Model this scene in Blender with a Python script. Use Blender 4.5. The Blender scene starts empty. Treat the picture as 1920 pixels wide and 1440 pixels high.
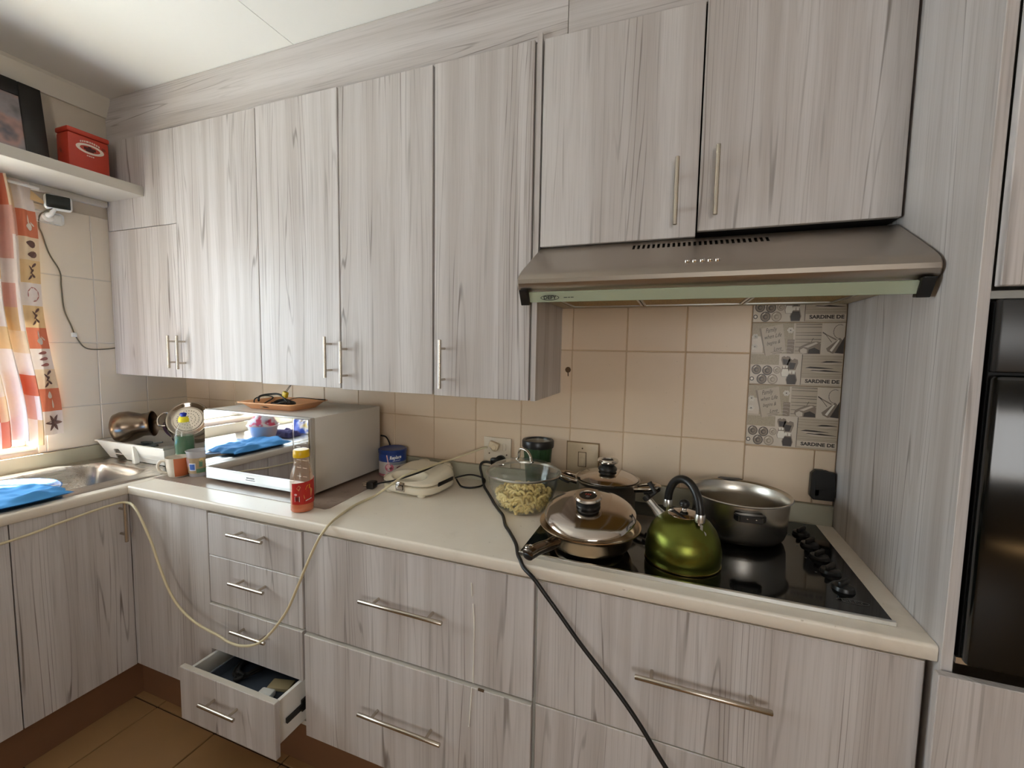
import bpy, bmesh, math, random
from mathutils import Vector, Matrix, noise
random.seed(7)
SC = bpy.context.scene
COL = SC.collection
PI = math.pi

# ------------------------------------------------------------------ camera
cam_d = bpy.data.cameras.new('camera')
cam = bpy.data.objects.new('camera', cam_d); COL.objects.link(cam)
cam_d.sensor_fit = 'HORIZONTAL'; cam_d.sensor_width = 36.0
cam_d.lens = 821.22 * 36.0 / 1920.0
cam_d.clip_start = 0.02
YAW, PITCH, ROLL = 0.3576, 0.0796, 0.0168
fw = Vector((-math.sin(YAW)*math.cos(PITCH), math.cos(YAW)*math.cos(PITCH), -math.sin(PITCH)))
rt = Vector((math.cos(YAW), math.sin(YAW), 0)); up = rt.cross(fw)
r2 = rt*math.cos(ROLL) + up*math.sin(ROLL); u2 = -rt*math.sin(ROLL) + up*math.cos(ROLL)
M = Matrix((r2, u2, -fw)).transposed().to_4x4(); M.translation = Vector((2.6002, -1.6765, 1.4565))
cam.matrix_world = M
SC.camera = cam

# ------------------------------------------------------------------ world, sun, daylight through the windows, exposure
SC.view_settings.view_transform = 'Standard'; SC.view_settings.look = 'None'
SC.view_settings.gamma = 1.0; SC.view_settings.use_curve_mapping = False
SC.view_settings.exposure = 0.74
w = bpy.data.worlds.new('sky'); SC.world = w; w.use_nodes = True
bg = w.node_tree.nodes['Background']; bg.inputs[0].default_value = (0.62, 0.78, 1.0, 1); bg.inputs[1].default_value = 1.6

def light(name, kind, loc, direction, energy, color=(1, 1, 1), size=None, size_y=None, angle=None):
    d = bpy.data.lights.new(name, kind); d.energy = energy; d.color = color
    if kind == 'AREA':
        d.shape = 'RECTANGLE'; d.size = size; d.size_y = size_y
    if angle is not None: d.angle = angle
    o = bpy.data.objects.new(name, d); COL.objects.link(o)
    o.location = loc; o.rotation_euler = Vector(direction).to_track_quat('-Z', 'Y').to_euler()
    return o
SUN_DIR = (0.44, 0.33, -0.90)
light('sun', 'SUN', (-3, -1, 6), SUN_DIR, 85, (1.0, 0.985, 0.965), angle=math.radians(1.2))
light('window_daylight', 'AREA', (-0.24, -1.36, 1.5), (1, 0, 0), 24, (0.90, 0.95, 1.0), 1.4, 1.0)
light('rear_window_daylight', 'AREA', (3.5, -4.46, 1.55), (0, 1, 0), 19, (1.0, 0.93, 0.85), 1.3, 1.1)

# ------------------------------------------------------------------ materials
def S(r, g, b):
    f = lambda c: (c/255/12.92 if c/255 <= .04045 else ((c/255+.055)/1.055)**2.4)
    return (f(r), f(g), f(b), 1)
def dashes(mb, widths, h, fn, gap=.0025, mi=0, n=3):
    """a row of small print too worn to read: short strokes of the given lengths"""
    x = -(sum(widths)+gap*(len(widths)-1))/2
    for w_ in widths:
        for k in range(n):
            a, b = x+w_*k/n, x+w_*(k+1)/n
            f = mb.bm.faces.new([mb.bm.verts.new(fn(*p)) for p in ((a, -h/2), (b, -h/2), (b, h/2), (a, h/2))]); f.material_index = mi
        x += w_+gap
class NT:
    def __init__(s, name):
        s.m = bpy.data.materials.new(name); s.m.use_nodes = True
        s.t = s.m.node_tree; s.n = s.t.nodes; s.l = s.t.links
        s.p = s.n['Principled BSDF']; s.out = s.n['Material Output']
    def new(s, t, **kw):
        n = s.n.new(t)
        for k, v in kw.items(): setattr(n, k, v)
        return n
    def set(s, node, key, v):
        if isinstance(v, bpy.types.NodeSocket): s.l.new(v, node.inputs[key])
        else: node.inputs[key].default_value = v
    def math(s, op, a, b=0.0, c=None):
        n = s.new('ShaderNodeMath', operation=op); s.set(n, 0, a); s.set(n, 1, b)
        if c is not None: s.set(n, 2, c)
        return n.outputs[0]
    def noise(s, vec, scale=1.0, detail=2.0, rough=.5, dist=0.0):
        n = s.new('ShaderNodeTexNoise'); s.set(n, 'Vector', vec); s.set(n, 'Scale', scale)
        s.set(n, 'Detail', detail); s.set(n, 'Roughness', rough); s.set(n, 'Distortion', dist)
        return n.outputs['Fac']
    def ramp(s, fac, stops, interp='LINEAR'):
        n = s.new('ShaderNodeValToRGB'); s.set(n, 0, fac); cr = n.color_ramp; cr.interpolation = interp
        while len(cr.elements) < len(stops): cr.elements.new(.5)
        for e, (p, c) in zip(cr.elements, stops): e.position = p; e.color = c
        return n.outputs[0]
    def step(s, fac, a, b):
        n = s.new('ShaderNodeMapRange', interpolation_type='SMOOTHSTEP'); s.set(n, 0, fac); s.set(n, 1, a); s.set(n, 2, b)
        return n.outputs[0]
    def mix(s, fac, a, b, mode='MIX'):
        n = s.new('ShaderNodeMix', data_type='RGBA', blend_type=mode); s.set(n, 'Factor', fac)
        s.set(n, 6, a); s.set(n, 7, b); return n.outputs[2]
    def comb(s, x, y, z):
        n = s.new('ShaderNodeCombineXYZ'); s.set(n, 0, x); s.set(n, 1, y); s.set(n, 2, z); return n.outputs[0]
    def pos(s):
        g = s.new('ShaderNodeNewGeometry'); sp = s.new('ShaderNodeSeparateXYZ'); s.l.new(g.outputs['Position'], sp.inputs[0])
        return g.outputs['Position'], sp.outputs
    def rnd(s):
        return s.new('ShaderNodeObjectInfo').outputs['Random']
    def bump(s, h, strength=.2, dist=.002):
        n = s.new('ShaderNodeBump'); s.set(n, 'Strength', strength); s.set(n, 'Distance', dist); s.set(n, 'Height', h)
        s.l.new(n.outputs[0], s.p.inputs['Normal'])
MAT = {}
def mat(name, color, rough=.5, metal=0.0, var=0.0, vscale=30, bump=0.0, coat=0.0, spec=.5, stain=None):
    if name in MAT: return MAT[name]
    q = NT(name); p, _ = q.pos()
    if var or stain:
        f = q.noise(p, vscale, 4, .6)
        c = q.mix(f, tuple(x*(1-var) for x in color[:3])+(1,), tuple(min(1, x*(1+var)) for x in color[:3])+(1,))
        if stain:
            g = q.step(q.noise(p, stain[1], 5, .65), stain[2], stain[2]+.12); c = q.mix(q.math('MULTIPLY', g, stain[3]), c, stain[0])
        q.set(q.p, 'Base Color', c)
    else: q.set(q.p, 'Base Color', color)
    q.set(q.p, 'Roughness', rough); q.set(q.p, 'Metallic', metal); q.set(q.p, 'Coat Weight', coat)
    q.set(q.p, 'Specular IOR Level', spec)
    if bump: q.bump(q.noise(p, vscale*3, 4, .6), bump)
    MAT[name] = q.m; return q.m
def wood(name, horiz=False, light_c=S(209, 203, 200), dark_c=S(187, 179, 174), line_c=S(104, 91, 82)):
    q = NT(name); p, xyz = q.pos(); r = q.rnd()
    a = q.math('ADD', xyz[0], xyz[1]); b = xyz[2]
    if horiz: a, b = b, a
    a = q.math('ADD', a, q.math('MULTIPLY', r, 9.7)); b = q.math('ADD', b, q.math('MULTIPLY', r, 5.3))
    n1 = q.noise(q.comb(q.math('MULTIPLY', a, 8.0), q.math('MULTIPLY', b, .36), r), 1, 2.0, .5)
    ph = q.math('ADD', q.math('MULTIPLY', n1, 17.0), q.math('MULTIPLY', a, 46.0))
    wv = q.math('SINE', q.math('MULTIPLY', ph, 2*PI))
    wob = q.noise(q.comb(q.math('MULTIPLY', a, 90.0), q.math('MULTIPLY', b, 3.5), r), 1, 2)
    line = q.step(q.math('ADD', wv, q.math('MULTIPLY', wob, .5)), 1.04, 1.36)
    mask = q.step(q.noise(q.comb(q.math('MULTIPLY', a, 13.0), q.math('MULTIPLY', b, .9), q.math('ADD', r, 3.0)), 1, 2), .44, .66)
    streak = q.step(q.noise(q.comb(q.math('MULTIPLY', a, 75.0), q.math('MULTIPLY', b, 1.6), q.math('ADD', r, 5.0)), 1, 1.5), .62, .74)
    fine = q.noise(q.comb(q.math('MULTIPLY', a, 330.0), q.math('MULTIPLY', b, 5.0), r), 1, 2, .6)
    broad = q.noise(q.comb(q.math('MULTIPLY', a, 15.0), q.math('MULTIPLY', b, .3), q.math('ADD', r, 8.0)), 1, 3, .55)
    c = q.mix(q.step(broad, .33, .67), light_c, dark_c)
    c = q.mix(q.math('MULTIPLY', q.step(fine, .45, .8), .20), c, line_c)
    lw = q.math('MAXIMUM', q.math('MULTIPLY', line, q.math('ADD', q.math('MULTIPLY', mask, .78), .08)), q.math('MULTIPLY', streak, .34))
    c = q.mix(lw, c, line_c)
    q.set(q.p, 'Base Color', c); q.set(q.p, 'Roughness', .36); q.set(q.p, 'Specular IOR Level', .35)
    q.bump(q.math('SUBTRACT', 1.0, q.math('ADD', q.math('MULTIPLY', lw, 1.0), q.math('MULTIPLY', fine, .25))), .12, .001)
    return q.m
def thin_glass(name, tint=(.93, .96, .95, 1), rough=0.02, refl=1.0, opac=0.0, body=(.8, .8, .8, 1)):
    q = NT(name); n = q.n; n.remove(q.p)
    tr = q.new('ShaderNodeBsdfTransparent'); q.set(tr, 0, tint)
    base = tr.outputs[0]
    if opac:
        df = q.new('ShaderNodeBsdfDiffuse'); q.set(df, 0, body); mx = q.new('ShaderNodeMixShader'); q.set(mx, 0, opac)
        q.l.new(base, mx.inputs[1]); q.l.new(df.outputs[0], mx.inputs[2]); base = mx.outputs[0]
    gl = q.new('ShaderNodeBsdfGlossy'); q.set(gl, 'Roughness', rough)
    lw = q.new('ShaderNodeLayerWeight'); q.set(lw, 0, .5)      # Schlick: the same from both sides of the thin wall
    fr = q.math('ADD', .04, q.math('MULTIPLY', .8, q.math('POWER', lw.outputs['Facing'], 4.0)))
    m2 = q.new('ShaderNodeMixShader'); q.set(m2, 0, q.math('MULTIPLY', fr, refl))
    q.l.new(base, m2.inputs[1]); q.l.new(gl.outputs[0], m2.inputs[2]); q.l.new(m2.outputs[0], q.out.inputs[0])
    return q.m
def fabric(name, color, trans=.03):
    q = NT(name); n = q.n; n.remove(q.p); p, _ = q.pos()
    c = q.mix(q.noise(p, 60, 3), tuple(x*.9 for x in color[:3])+(1,), color)
    d = q.new('ShaderNodeBsdfDiffuse'); t = q.new('ShaderNodeBsdfTranslucent'); q.set(d, 0, c); q.set(t, 0, c)
    m = q.new('ShaderNodeMixShader'); q.set(m, 0, trans); q.l.new(d.outputs[0], m.inputs[1]); q.l.new(t.outputs[0], m.inputs[2])
    q.l.new(m.outputs[0], q.out.inputs[0]); return q.m
def brushed(name, color, rough, axis=0, amp=.12, scale=900, coat=0):
    q = NT(name); p, xyz = q.pos()
    k = [scale, scale, scale]; k[axis] = 6
    f = q.noise(q.comb(q.math('MULTIPLY', xyz[0], k[0]), q.math('MULTIPLY', xyz[1], k[1]), q.math('MULTIPLY', xyz[2], k[2])), 1, 2)
    q.set(q.p, 'Base Color', q.mix(f, tuple(x*.88 for x in color[:3])+(1,), color)); q.set(q.p, 'Metallic', 1.0)
    q.set(q.p, 'Roughness', q.math('ADD', q.math('MULTIPLY', f, amp), rough-amp/2)); return q.m
def radial(m, aniso=.7):
    nt = m.node_tree; p = nt.nodes['Principled BSDF']; tg = nt.nodes.new('ShaderNodeTangent'); tg.direction_type = 'RADIAL'; tg.axis = 'Z'
    p.inputs['Anisotropic'].default_value = aniso; p.inputs['Anisotropic Rotation'].default_value = 0.0
    nt.links.new(tg.outputs[0], p.inputs['Tangent']); return m
def decor_tile():
    q = NT('tile_glaze'); p, xyz = q.pos(); r = q.rnd()
    c = q.mix(q.noise(p, 5, 4, .6), S(229, 206, 178), S(237, 216, 190))
    c = q.mix(q.math('MULTIPLY', r, .5), c, S(220, 195, 166))
    c = q.mix(q.math('MULTIPLY', q.step(q.noise(p, 160, 3), .70, .78), .5), c, S(160, 135, 110))
    q.set(q.p, 'Base Color', c); q.set(q.p, 'Roughness', .38); q.bump(q.noise(p, 25, 3), .1); return q.m

WOOD = wood('grey_wood_laminate'); WOODH = wood('grey_wood_laminate_horizontal', True)
EDGE = mat('edge_banding', S(205, 198, 186), .45)
CARC = mat('carcass_board', S(200, 196, 186), .5)
DARKGAP = mat('dark_interior', S(45, 38, 30), .8)
def worktop_mat():
    q = NT('worktop_laminate'); p, xyz = q.pos()
    c = q.mix(q.noise(p, 9, 5, .65), S(230, 219, 203), S(238, 229, 215))
    c = q.mix(q.math('MULTIPLY', q.step(q.noise(p, 3.1, 5, .7), .56, .74), .35), c, S(178, 165, 142))
    c = q.mix(q.math('MULTIPLY', q.step(q.noise(p, 75, 3, .6), .70, .76), .55), c, S(150, 128, 100))
    q.set(q.p, 'Base Color', c); q.set(q.p, 'Roughness', .33); return q.m
TOP = worktop_mat()
UPST = mat('upstand_laminate', S(176, 172, 152), .4, var=.06, vscale=12)
TILE = decor_tile()
TILE_L = mat('left_wall_tile', S(222, 210, 192), .3, var=.02, vscale=8)
GROUT = mat('grout', S(206, 178, 144), .85, var=.15, vscale=40)
GROUT_L = mat('left_grout', S(206, 198, 188), .85)
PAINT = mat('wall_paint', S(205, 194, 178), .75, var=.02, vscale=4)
CEIL = mat('ceiling_board', S(238, 237, 232), .55, var=.015, vscale=3)
CORN = mat('cornice_paint', S(222, 216, 203), .7)
FLOORT = mat('floor_tile_glaze', S(158, 122, 82), .35, var=.08, vscale=7)
FGROUT = mat('floor_grout', S(56, 36, 20), .9)
KICK = mat('kickboard', S(122, 86, 60), .5, var=.06, vscale=20)
STEEL = brushed('brushed_steel', S(190, 186, 178), .30)
STEELZ = brushed('brushed_steel_vertical', S(206, 200, 190), .28, axis=2, scale=260)
SINKS = brushed('sink_steel', S(196, 188, 178), .28, axis=1)
CHROME = mat('chrome', S(214, 208, 200), .12, 1.0)
HANDLE = mat('satin_nickel', S(196, 186, 172), .26, 1.0)
HOODM = brushed('hood_steel', S(182, 172, 160), .34, axis=0, amp=.1)
STOCKM = radial(mat('stock_pot_steel', S(200, 194, 184), .27, 1.0), .75)
POLISH = mat('polished_steel', S(190, 178, 164), .10, 1.0)
LIDM = mat('lid_steel', S(208, 200, 192), .12, 1.0)
PANM = radial(mat('pan_steel', S(196, 178, 152), .24, 1.0, var=.1, vscale=20), .7)
SAUCM = radial(mat('saucepan_steel', S(214, 204, 190), .36, 1.0), .5)
COPPER = mat('scorched_steel', S(130, 114, 98), .27, 1.0, var=.35, vscale=14)
BLACK = mat('black_plastic', S(22, 21, 20), .35)
BLACKM = mat('black_matt', S(26, 24, 22), .6)
RUBBER = mat('black_cord', S(20, 19, 18), .45)
HOBG = mat('hob_glass', S(9, 9, 9), .07, spec=.55)
OVENG = mat('oven_glass', S(7, 9, 8), .12)
WHITEP = mat('white_plastic', S(232, 230, 224), .35)
CREAMP = mat('cream_plastic', S(236, 226, 204), .22, var=.03, vscale=15, coat=.3)
CREAMC = mat('cream_cord', S(214, 200, 164), .45)
SOCK = mat('socket_plate', S(226, 212, 190), .35, var=.04, vscale=30)
SOCK2 = mat('aged_switch_plate', S(212, 192, 160), .4, var=.1, vscale=40)
GRIME = mat('grime', S(92, 70, 48), .9)
ALU = mat('aluminium', S(225, 225, 222), .3, 1.0)

# ------------------------------------------------------------------ mesh builder
class MB:
    def __init__(s): s.bm = bmesh.new()
    def _tag(s, faces, mi):
        for f in faces: f.material_index = mi
    def box(s, x0, x1, y0, y1, z0, z1, bev=0.0, mi=0, seg=2, M=None):
        vs = [s.bm.verts.new(c) for c in ((x0,y0,z0),(x1,y0,z0),(x1,y1,z0),(x0,y1,z0),(x0,y0,z1),(x1,y0,z1),(x1,y1,z1),(x0,y1,z1))]
        fs = [s.bm.faces.new([vs[i] for i in f]) for f in ((0,3,2,1),(4,5,6,7),(0,1,5,4),(1,2,6,5),(2,3,7,6),(3,0,4,7))]
        if M is not None:
            for v in vs: v.co = M @ v.co
        if bev:
            r = bmesh.ops.bevel(s.bm, geom=list({e for f in fs for e in f.edges}), offset=bev, segments=seg, affect='EDGES', profile=.5)
            fs = [f for f in fs if f.is_valid] + r['faces']
        s._tag(fs, mi); return s
    def grid(s, rows, mi=0, close_u=False, close_v=False, cap0=False, cap1=False):
        V = [[s.bm.verts.new(p) for p in r] for r in rows]; n = len(V); m = len(V[0]); fs = []
        for i in range(n if close_v else n-1):
            for j in range(m if close_u else m-1):
                q = [V[i][j], V[i][(j+1) % m], V[(i+1) % n][(j+1) % m], V[(i+1) % n][j]]
                try: fs.append(s.bm.faces.new(q))
                except ValueError: pass
        if cap0: fs.append(s.bm.faces.new(list(reversed(V[0]))))
        if cap1: fs.append(s.bm.faces.new(V[-1]))
        s._tag(fs, mi); return fs
    def lathe(s, prof, c=(0, 0, 0), seg=40, mi=0, M=None, sx=1.0, sy=1.0):
        rows = []
        for r, z in prof:
            r = max(r, 1e-5)
            row = [Vector((r*sx*math.cos(2*PI*k/seg), r*sy*math.sin(2*PI*k/seg), z)) for k in range(seg)]
            if M is not None: row = [M @ p for p in row]
            rows.append([p + Vector(c) for p in row])
        s.grid(rows, mi, close_u=True); return s      # open-ended: solids end on the axis
    def tube(s, pts, r, seg=10, closed=False, mi=0, flat=1.0, caps=True):
        P = [Vector(p) for p in pts]; n = len(P); rows = []; prev = None
        for i in range(n):
            a = P[(i-1) % n] if (closed or i > 0) else P[i]; b = P[(i+1) % n] if (closed or i < n-1) else P[i]
            t = (b-a).normalized()
            if prev is None:
                ref = Vector((0, 0, 1)) if abs(t.z) < .9 else Vector((1, 0, 0)); nn = ref.cross(t).normalized()
            else: nn = (prev - t*prev.dot(t)).normalized()
            prev = nn; bn = t.cross(nn); rr = r[i] if isinstance(r, (list, tuple)) else r
            rows.append([P[i] + nn*rr*math.cos(2*PI*k/seg) + bn*rr*flat*math.sin(2*PI*k/seg) for k in range(seg)])
        s.grid(rows, mi, close_u=True, close_v=closed, cap0=caps and not closed, cap1=caps and not closed); return s
    def prism(s, pts, axis, a, b, mi=0, bev=0.0):
        def mk(p, d):
            return {'x': (d, p[0], p[1]), 'y': (p[0], d, p[1]), 'z': (p[0], p[1], d)}[axis]
        A = [s.bm.verts.new(mk(p, a)) for p in pts]; B = [s.bm.verts.new(mk(p, b)) for p in pts]; n = len(pts)
        fs = [s.bm.faces.new(A), s.bm.faces.new(list(reversed(B)))]
        for i in range(n): fs.append(s.bm.faces.new([A[i], B[i], B[(i+1) % n], A[(i+1) % n]]))
        if bev:
            r = bmesh.ops.bevel(s.bm, geom=list({e for f in fs for e in f.edges}), offset=bev, segments=2, affect='EDGES', profile=.5)
            fs = [f for f in fs if f.is_valid] + r['faces']
        s._tag(fs, mi); return s
    def text(s, body, size, fn, mi=0, shear=0.0, bold=0.0, width=None, spacing=1.0):
        cu = bpy.data.curves.new('lettering', 'FONT'); cu.body = body; cu.size = size; cu.shear = shear; cu.offset = bold
        cu.space_character = spacing; cu.resolution_u = 3; cu.align_x = 'CENTER'; cu.align_y = 'CENTER'
        o = bpy.data.objects.new('lettering', cu); COL.objects.link(o); bpy.context.view_layer.update()
        me = bpy.data.meshes.new_from_object(o.evaluated_get(bpy.context.evaluated_depsgraph_get()))
        xs = [v.co.x for v in me.vertices]; k = width/(max(xs)-min(xs)) if width else 1.0
        vs = [s.bm.verts.new(fn(v.co.x*k, v.co.y)) for v in me.vertices]
        for p in me.polygons:
            try: f = s.bm.faces.new([vs[i] for i in p.vertices]); f.material_index = mi
            except ValueError: pass
        bpy.data.objects.remove(o); bpy.data.curves.remove(cu); bpy.data.meshes.remove(me); return s
    def poly(s, pts, fn, mi=0):
        f = s.bm.faces.new([s.bm.verts.new(fn(*p)) for p in pts]); f.material_index = mi; return s
    def mesh(s, name, mats, smooth=38):
        bmesh.ops.recalc_face_normals(s.bm, faces=[f for f in s.bm.faces])
        me = bpy.data.meshes.new(name); s.bm.to_mesh(me); s.bm.free()
        for m in (mats if isinstance(mats, (list, tuple)) else [mats]): me.materials.append(m)
        if smooth:
            for p in me.polygons: p.use_smooth = True
            me.set_sharp_from_angle(angle=math.radians(smooth))
        return me
def smooth_path(pts, sub=6, closed=False):
    P = [Vector(p) for p in pts]; out = []; n = len(P)
    rng = range(n) if closed else range(n-1)
    for i in rng:
        p0 = P[(i-1) % n] if (closed or i > 0) else P[0]; p1 = P[i]; p2 = P[(i+1) % n]
        p3 = P[(i+2) % n] if (closed or i < n-2) else P[-1]
        for k in range(sub):
            t = k/sub
            out.append(.5*((2*p1) + (-p0+p2)*t + (2*p0-5*p1+4*p2-p3)*t*t + (-p0+3*p1-3*p2+p3)*t**3))
    if not closed: out.append(P[-1])
    return out
OFF = {}; MTX = {}
def thing(name, label, cat, loc=(0, 0, 0), rotz=0.0, group=None):
    o = bpy.data.objects.new(name, None); COL.objects.link(o); o.empty_display_size = .05
    o.location = loc; o.rotation_euler = (0, 0, rotz); o['label'] = label; o['category'] = cat
    if group: o['group'] = group
    OFF[o.name] = Vector(loc); MTX[o.name] = Matrix.Translation(Vector(loc)) @ Matrix.Rotation(rotz, 4, 'Z'); return o
def part(name, mb, mats, parent, smooth=38, label=None, local=False):
    """a mesh part; built in world coordinates unless local (then in its thing's own coordinates)"""
    off = OFF.get(parent.name, Vector((0, 0, 0)))
    me = mb.mesh(name, mats, smooth)
    mx = MTX.get(parent.name, Matrix.Translation(off))
    if not local: me.transform(mx.inverted())
    o = bpy.data.objects.new(name, me); COL.objects.link(o); o.parent = parent
    OFF[o.name] = off; MTX[o.name] = mx
    if label: o['label'] = label
    return o
def single(name, mb, mats, label, cat, smooth=38, group=None, base=None):
    me = mb.mesh(name, mats, smooth); o = bpy.data.objects.new(name, me); COL.objects.link(o)
    if base: me.transform(Matrix.Translation(-Vector(base))); o.location = base
    o['label'] = label; o['category'] = cat
    if group: o['group'] = group
    OFF[o.name] = Vector(base) if base else Vector((0, 0, 0)); return o
def struct(name, mb, mats, smooth=0):
    o = bpy.data.objects.new(name, mb.mesh(name, mats, smooth)); COL.objects.link(o); o['kind'] = 'structure'
    OFF[o.name] = Vector((0, 0, 0)); return o
def piece(name, me, parent, loc):
    o = bpy.data.objects.new(name, me); COL.objects.link(o); o.parent = parent; o.location = loc; return o

# ------------------------------------------------------------------ the room
H = 2.60; XR = 5.2; YF = -4.4
FR = 3.098          # inner face of the tall side panel
WY0, WY1, WZ0, WZ1 = -2.05, -0.64, 0.985, 2.03   # window opening in the left wall
m = MB().box(-.25, XR, YF-.15, .15, -.12, -.006); fl = struct('floor', m, FGROUT)
ft = MB().box(-.1622, .1622, -.1622, .1622, -.008, 0, .0015, seg=1).mesh('floor_tile', FLOORT, 0)
for i in range(6):
    for j in range(6):
        piece('tile', ft, fl, (.708 - .165 + .33*i, -.622 + .165 - .33*j, 0))
m = MB().box(.375, 2.4, -2.6, -.3, -.0062, -.0061); 
m = MB().box(2.36, XR, YF, .1, -.006, -.001).box(-.2, 2.36, YF, -2.11, -.006, -.001).box(-.2, .378, -2.11, .1, -.006, -.001)
part('floor_margin', m, FLOORT, fl, 0)
# ceiling of two boards meeting at x = 1.18
c = MB().box(-.25, XR, YF-.15, .15, H+.012, H+.12); ce = struct('ceiling', c, DARKGAP)
for x0, x1 in ((-.25, 1.179), (1.1815, XR)):
    part('panel', MB().box(x0, x1, YF, .1, H, H+.013), CEIL, ce, 0)
# back wall with its tiles (200 x 303 mm)
wb = struct('wall_back', MB().box(-.25, XR, 0, .15, 0, H), GROUT)
part('grout_bed', MB().box(.001, 2.8335, -.0052, -.0001, .966, 1.76), GROUT, wb, 0)
rows = [(.967, 1.1505), (1.1535, 1.4545), (1.4575, 1.7585)]
for z0, z1 in rows:
    for k in range(15):
        x1 = 2.8315 - .2035*k; x0 = x1 - .2005
        if x1 < .02: continue
        x0 = max(x0, .002)
        me = MB().box(x0-(x0+x1)/2, x1-(x0+x1)/2, -.007, 0, -(z1-z0)/2, (z1-z0)/2, .002, seg=1).mesh('wall_tile', TILE, 0)
        piece('tile', me, wb, ((x0+x1)/2, random.uniform(-.0006, .0004), (z0+z1)/2))
for x0, x1 in ((2.8345, 3.036), (3.039, 3.096)):
    part('tile', MB().box(x0, x1, -.007, 0, .967, 1.142, .002, seg=1), TILE, wb, 0)
# left wall with window opening
m = MB().box(-.2, 0, YF, WY0, 0, H).box(-.2, 0, WY1, .1, 0, H).box(-.2, 0, WY0, WY1, 0, WZ0).box(-.2, 0, WY0, WY1, WZ1, H)
wl = struct('wall_left', m, PAINT)
zr = [(.967, 1.156), (1.159, 1.451), (1.454, 1.749), (1.752, 2.044)]
part('grout_bed', MB().box(.0001, .006, WY1+.004, -.001, .967, 2.044), GROUT_L, wl, 0)
for z0, z1 in zr:
    for k in range(4):
        y1 = -.004 - .2015*k; y0 = max(y1 - .1985, WY1+.004)
        if y1 - y0 < .02: continue
        part('tile', MB().box(.0015, .0075, y0, y1, z0, z1, .002, seg=1), TILE_L, wl, 0)
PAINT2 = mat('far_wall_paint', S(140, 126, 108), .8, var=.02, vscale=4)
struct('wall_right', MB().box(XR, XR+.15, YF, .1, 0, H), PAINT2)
RX0, RX1, RZ0, RZ1 = 2.85, 4.15, 1.0, 2.1
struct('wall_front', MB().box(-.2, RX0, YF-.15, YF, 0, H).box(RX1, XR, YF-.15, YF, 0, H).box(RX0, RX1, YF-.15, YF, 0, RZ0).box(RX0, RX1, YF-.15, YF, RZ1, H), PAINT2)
GLASS = thin_glass('window_glass')
WFRAME = mat('window_frame_paint', S(225, 225, 222), .45)
m = MB()
for y in (WY0, (WY0+WY1)/2-.02, WY1-.04): m.box(-.12, -.08, y, y+.04, WZ0+.009, WZ1, .004)
for z in (WZ0+.009, WZ1-.04):
    for y0, y1 in ((WY0+.0405, (WY0+WY1)/2-.0205), ((WY0+WY1)/2+.0205, WY1-.0405)): m.box(-.118, -.082, y0, y1, z, z+.04, .004)
wd = struct('window_1', m, WFRAME)
for y0, y1 in ((WY0+.04, (WY0+WY1)/2-.02), ((WY0+WY1)/2+.02, WY1-.04)):
    part('pane', MB().box(-.102, -.098, y0, y1, WZ0+.049, WZ1-.04), GLASS, wd, 0)
part('sill', MB().box(-.198, .004, WY0, WY1, WZ0, WZ0+.008), TILE_L, wd, 0)
m = MB()
for x in (RX0, (RX0+RX1)/2-.02, RX1-.04): m.box(x, x+.04, YF-.1, YF-.06, RZ0, RZ1, .004)
for z in (RZ0, RZ1-.04):
    for x0, x1 in ((RX0+.0405, (RX0+RX1)/2-.0205), ((RX0+RX1)/2+.0205, RX1-.0405)): m.box(x0, x1, YF-.098, YF-.062, z, z+.04, .004)
wd2 = struct('window_2', m, WFRAME)
for x0, x1 in ((RX0+.04, (RX0+RX1)/2-.02), ((RX0+RX1)/2+.02, RX1-.04)):
    part('pane', MB().box(x0, x1, YF-.082, YF-.078, RZ0+.04, RZ1-.04), GLASS, wd2, 0)
# sloping cornice on the left wall
struct('trim_1', MB().prism([(0, 2.518), (.012, 2.518), (.045, 2.585), (.045, H), (0, H)], 'y', YF, -.3205), CORN)
# bulkhead boards above the wall cabinets
bk = struct('trim_2', MB().box(.002, FR, -.300, -.02, 2.405, 2.598), CARC)
for x0, x1 in ((.002, 2.2535), (2.2555, FR-.002)):
    part('panel', MB().box(x0, x1, -.322, -.302, 2.396, 2.599, .001, seg=1), WOODH, bk, 0)
# kickboards
struct('baseboard_back', MB().box(.567, 3.09, -.59, -.575, 0, .158), KICK)
struct('baseboard_left', MB().box(.552, .567, -2.4, -.576, 0, .158), KICK)

# ------------------------------------------------------------------ cabinet helpers
def bar_handle(parent, a, b, nrm, r=.006, inset=.18, stand=.034, label='brushed steel bar handle'):
    a = Vector(a); b = Vector(b); n = Vector(nrm); d = b-a; mb = MB()
    mb.tube([a, a+d*.005, b-d*.005, b], [r*.8, r, r, r*.8], 14)
    for t in (inset, 1-inset):
        p = a+d*t; mb.tube([p, p-n*stand], r*.75, 10)
    return part('handle', mb, HANDLE, parent, 40, label)
YU = -.338                    # face of the wall-cabinet doors
def door(parent, x0, x1, z0, z1, y=YU, t=.017, name='door'):
    return part(name, MB().box(x0, x1, y, y+t, z0, z1, .0012, seg=1), WOOD, parent, 0)
def carcass(parent, x0, x1, z0, z1, y0=-.318, y1=-.008, m=None, t=.016, edge=True):
    mb = MB(); mb.box(x0, x0+t, y0, y1, z0, z1).box(x1-t, x1, y0, y1, z0, z1).box(x0+t, x1-t, y0, y1, z0, z0+t)
    mb.box(x0+t, x1-t, y0, y1, z1-t, z1).box(x0+t, x1-t, y1-.004, y1, z0+t, z1-t)
    return part('carcass', mb, m or CARC, parent, 0)
GW = 'grey wood wall cabinets'; ZB, ZT = 1.296, 2.394
t = thing('wall_cabinet', 'double wall cabinet in the left corner with a short left door below the shelf', 'cabinet', (.25, -.16, ZB), group=GW)
carcass(t, .008, .989, ZB+.002, ZT)
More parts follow.
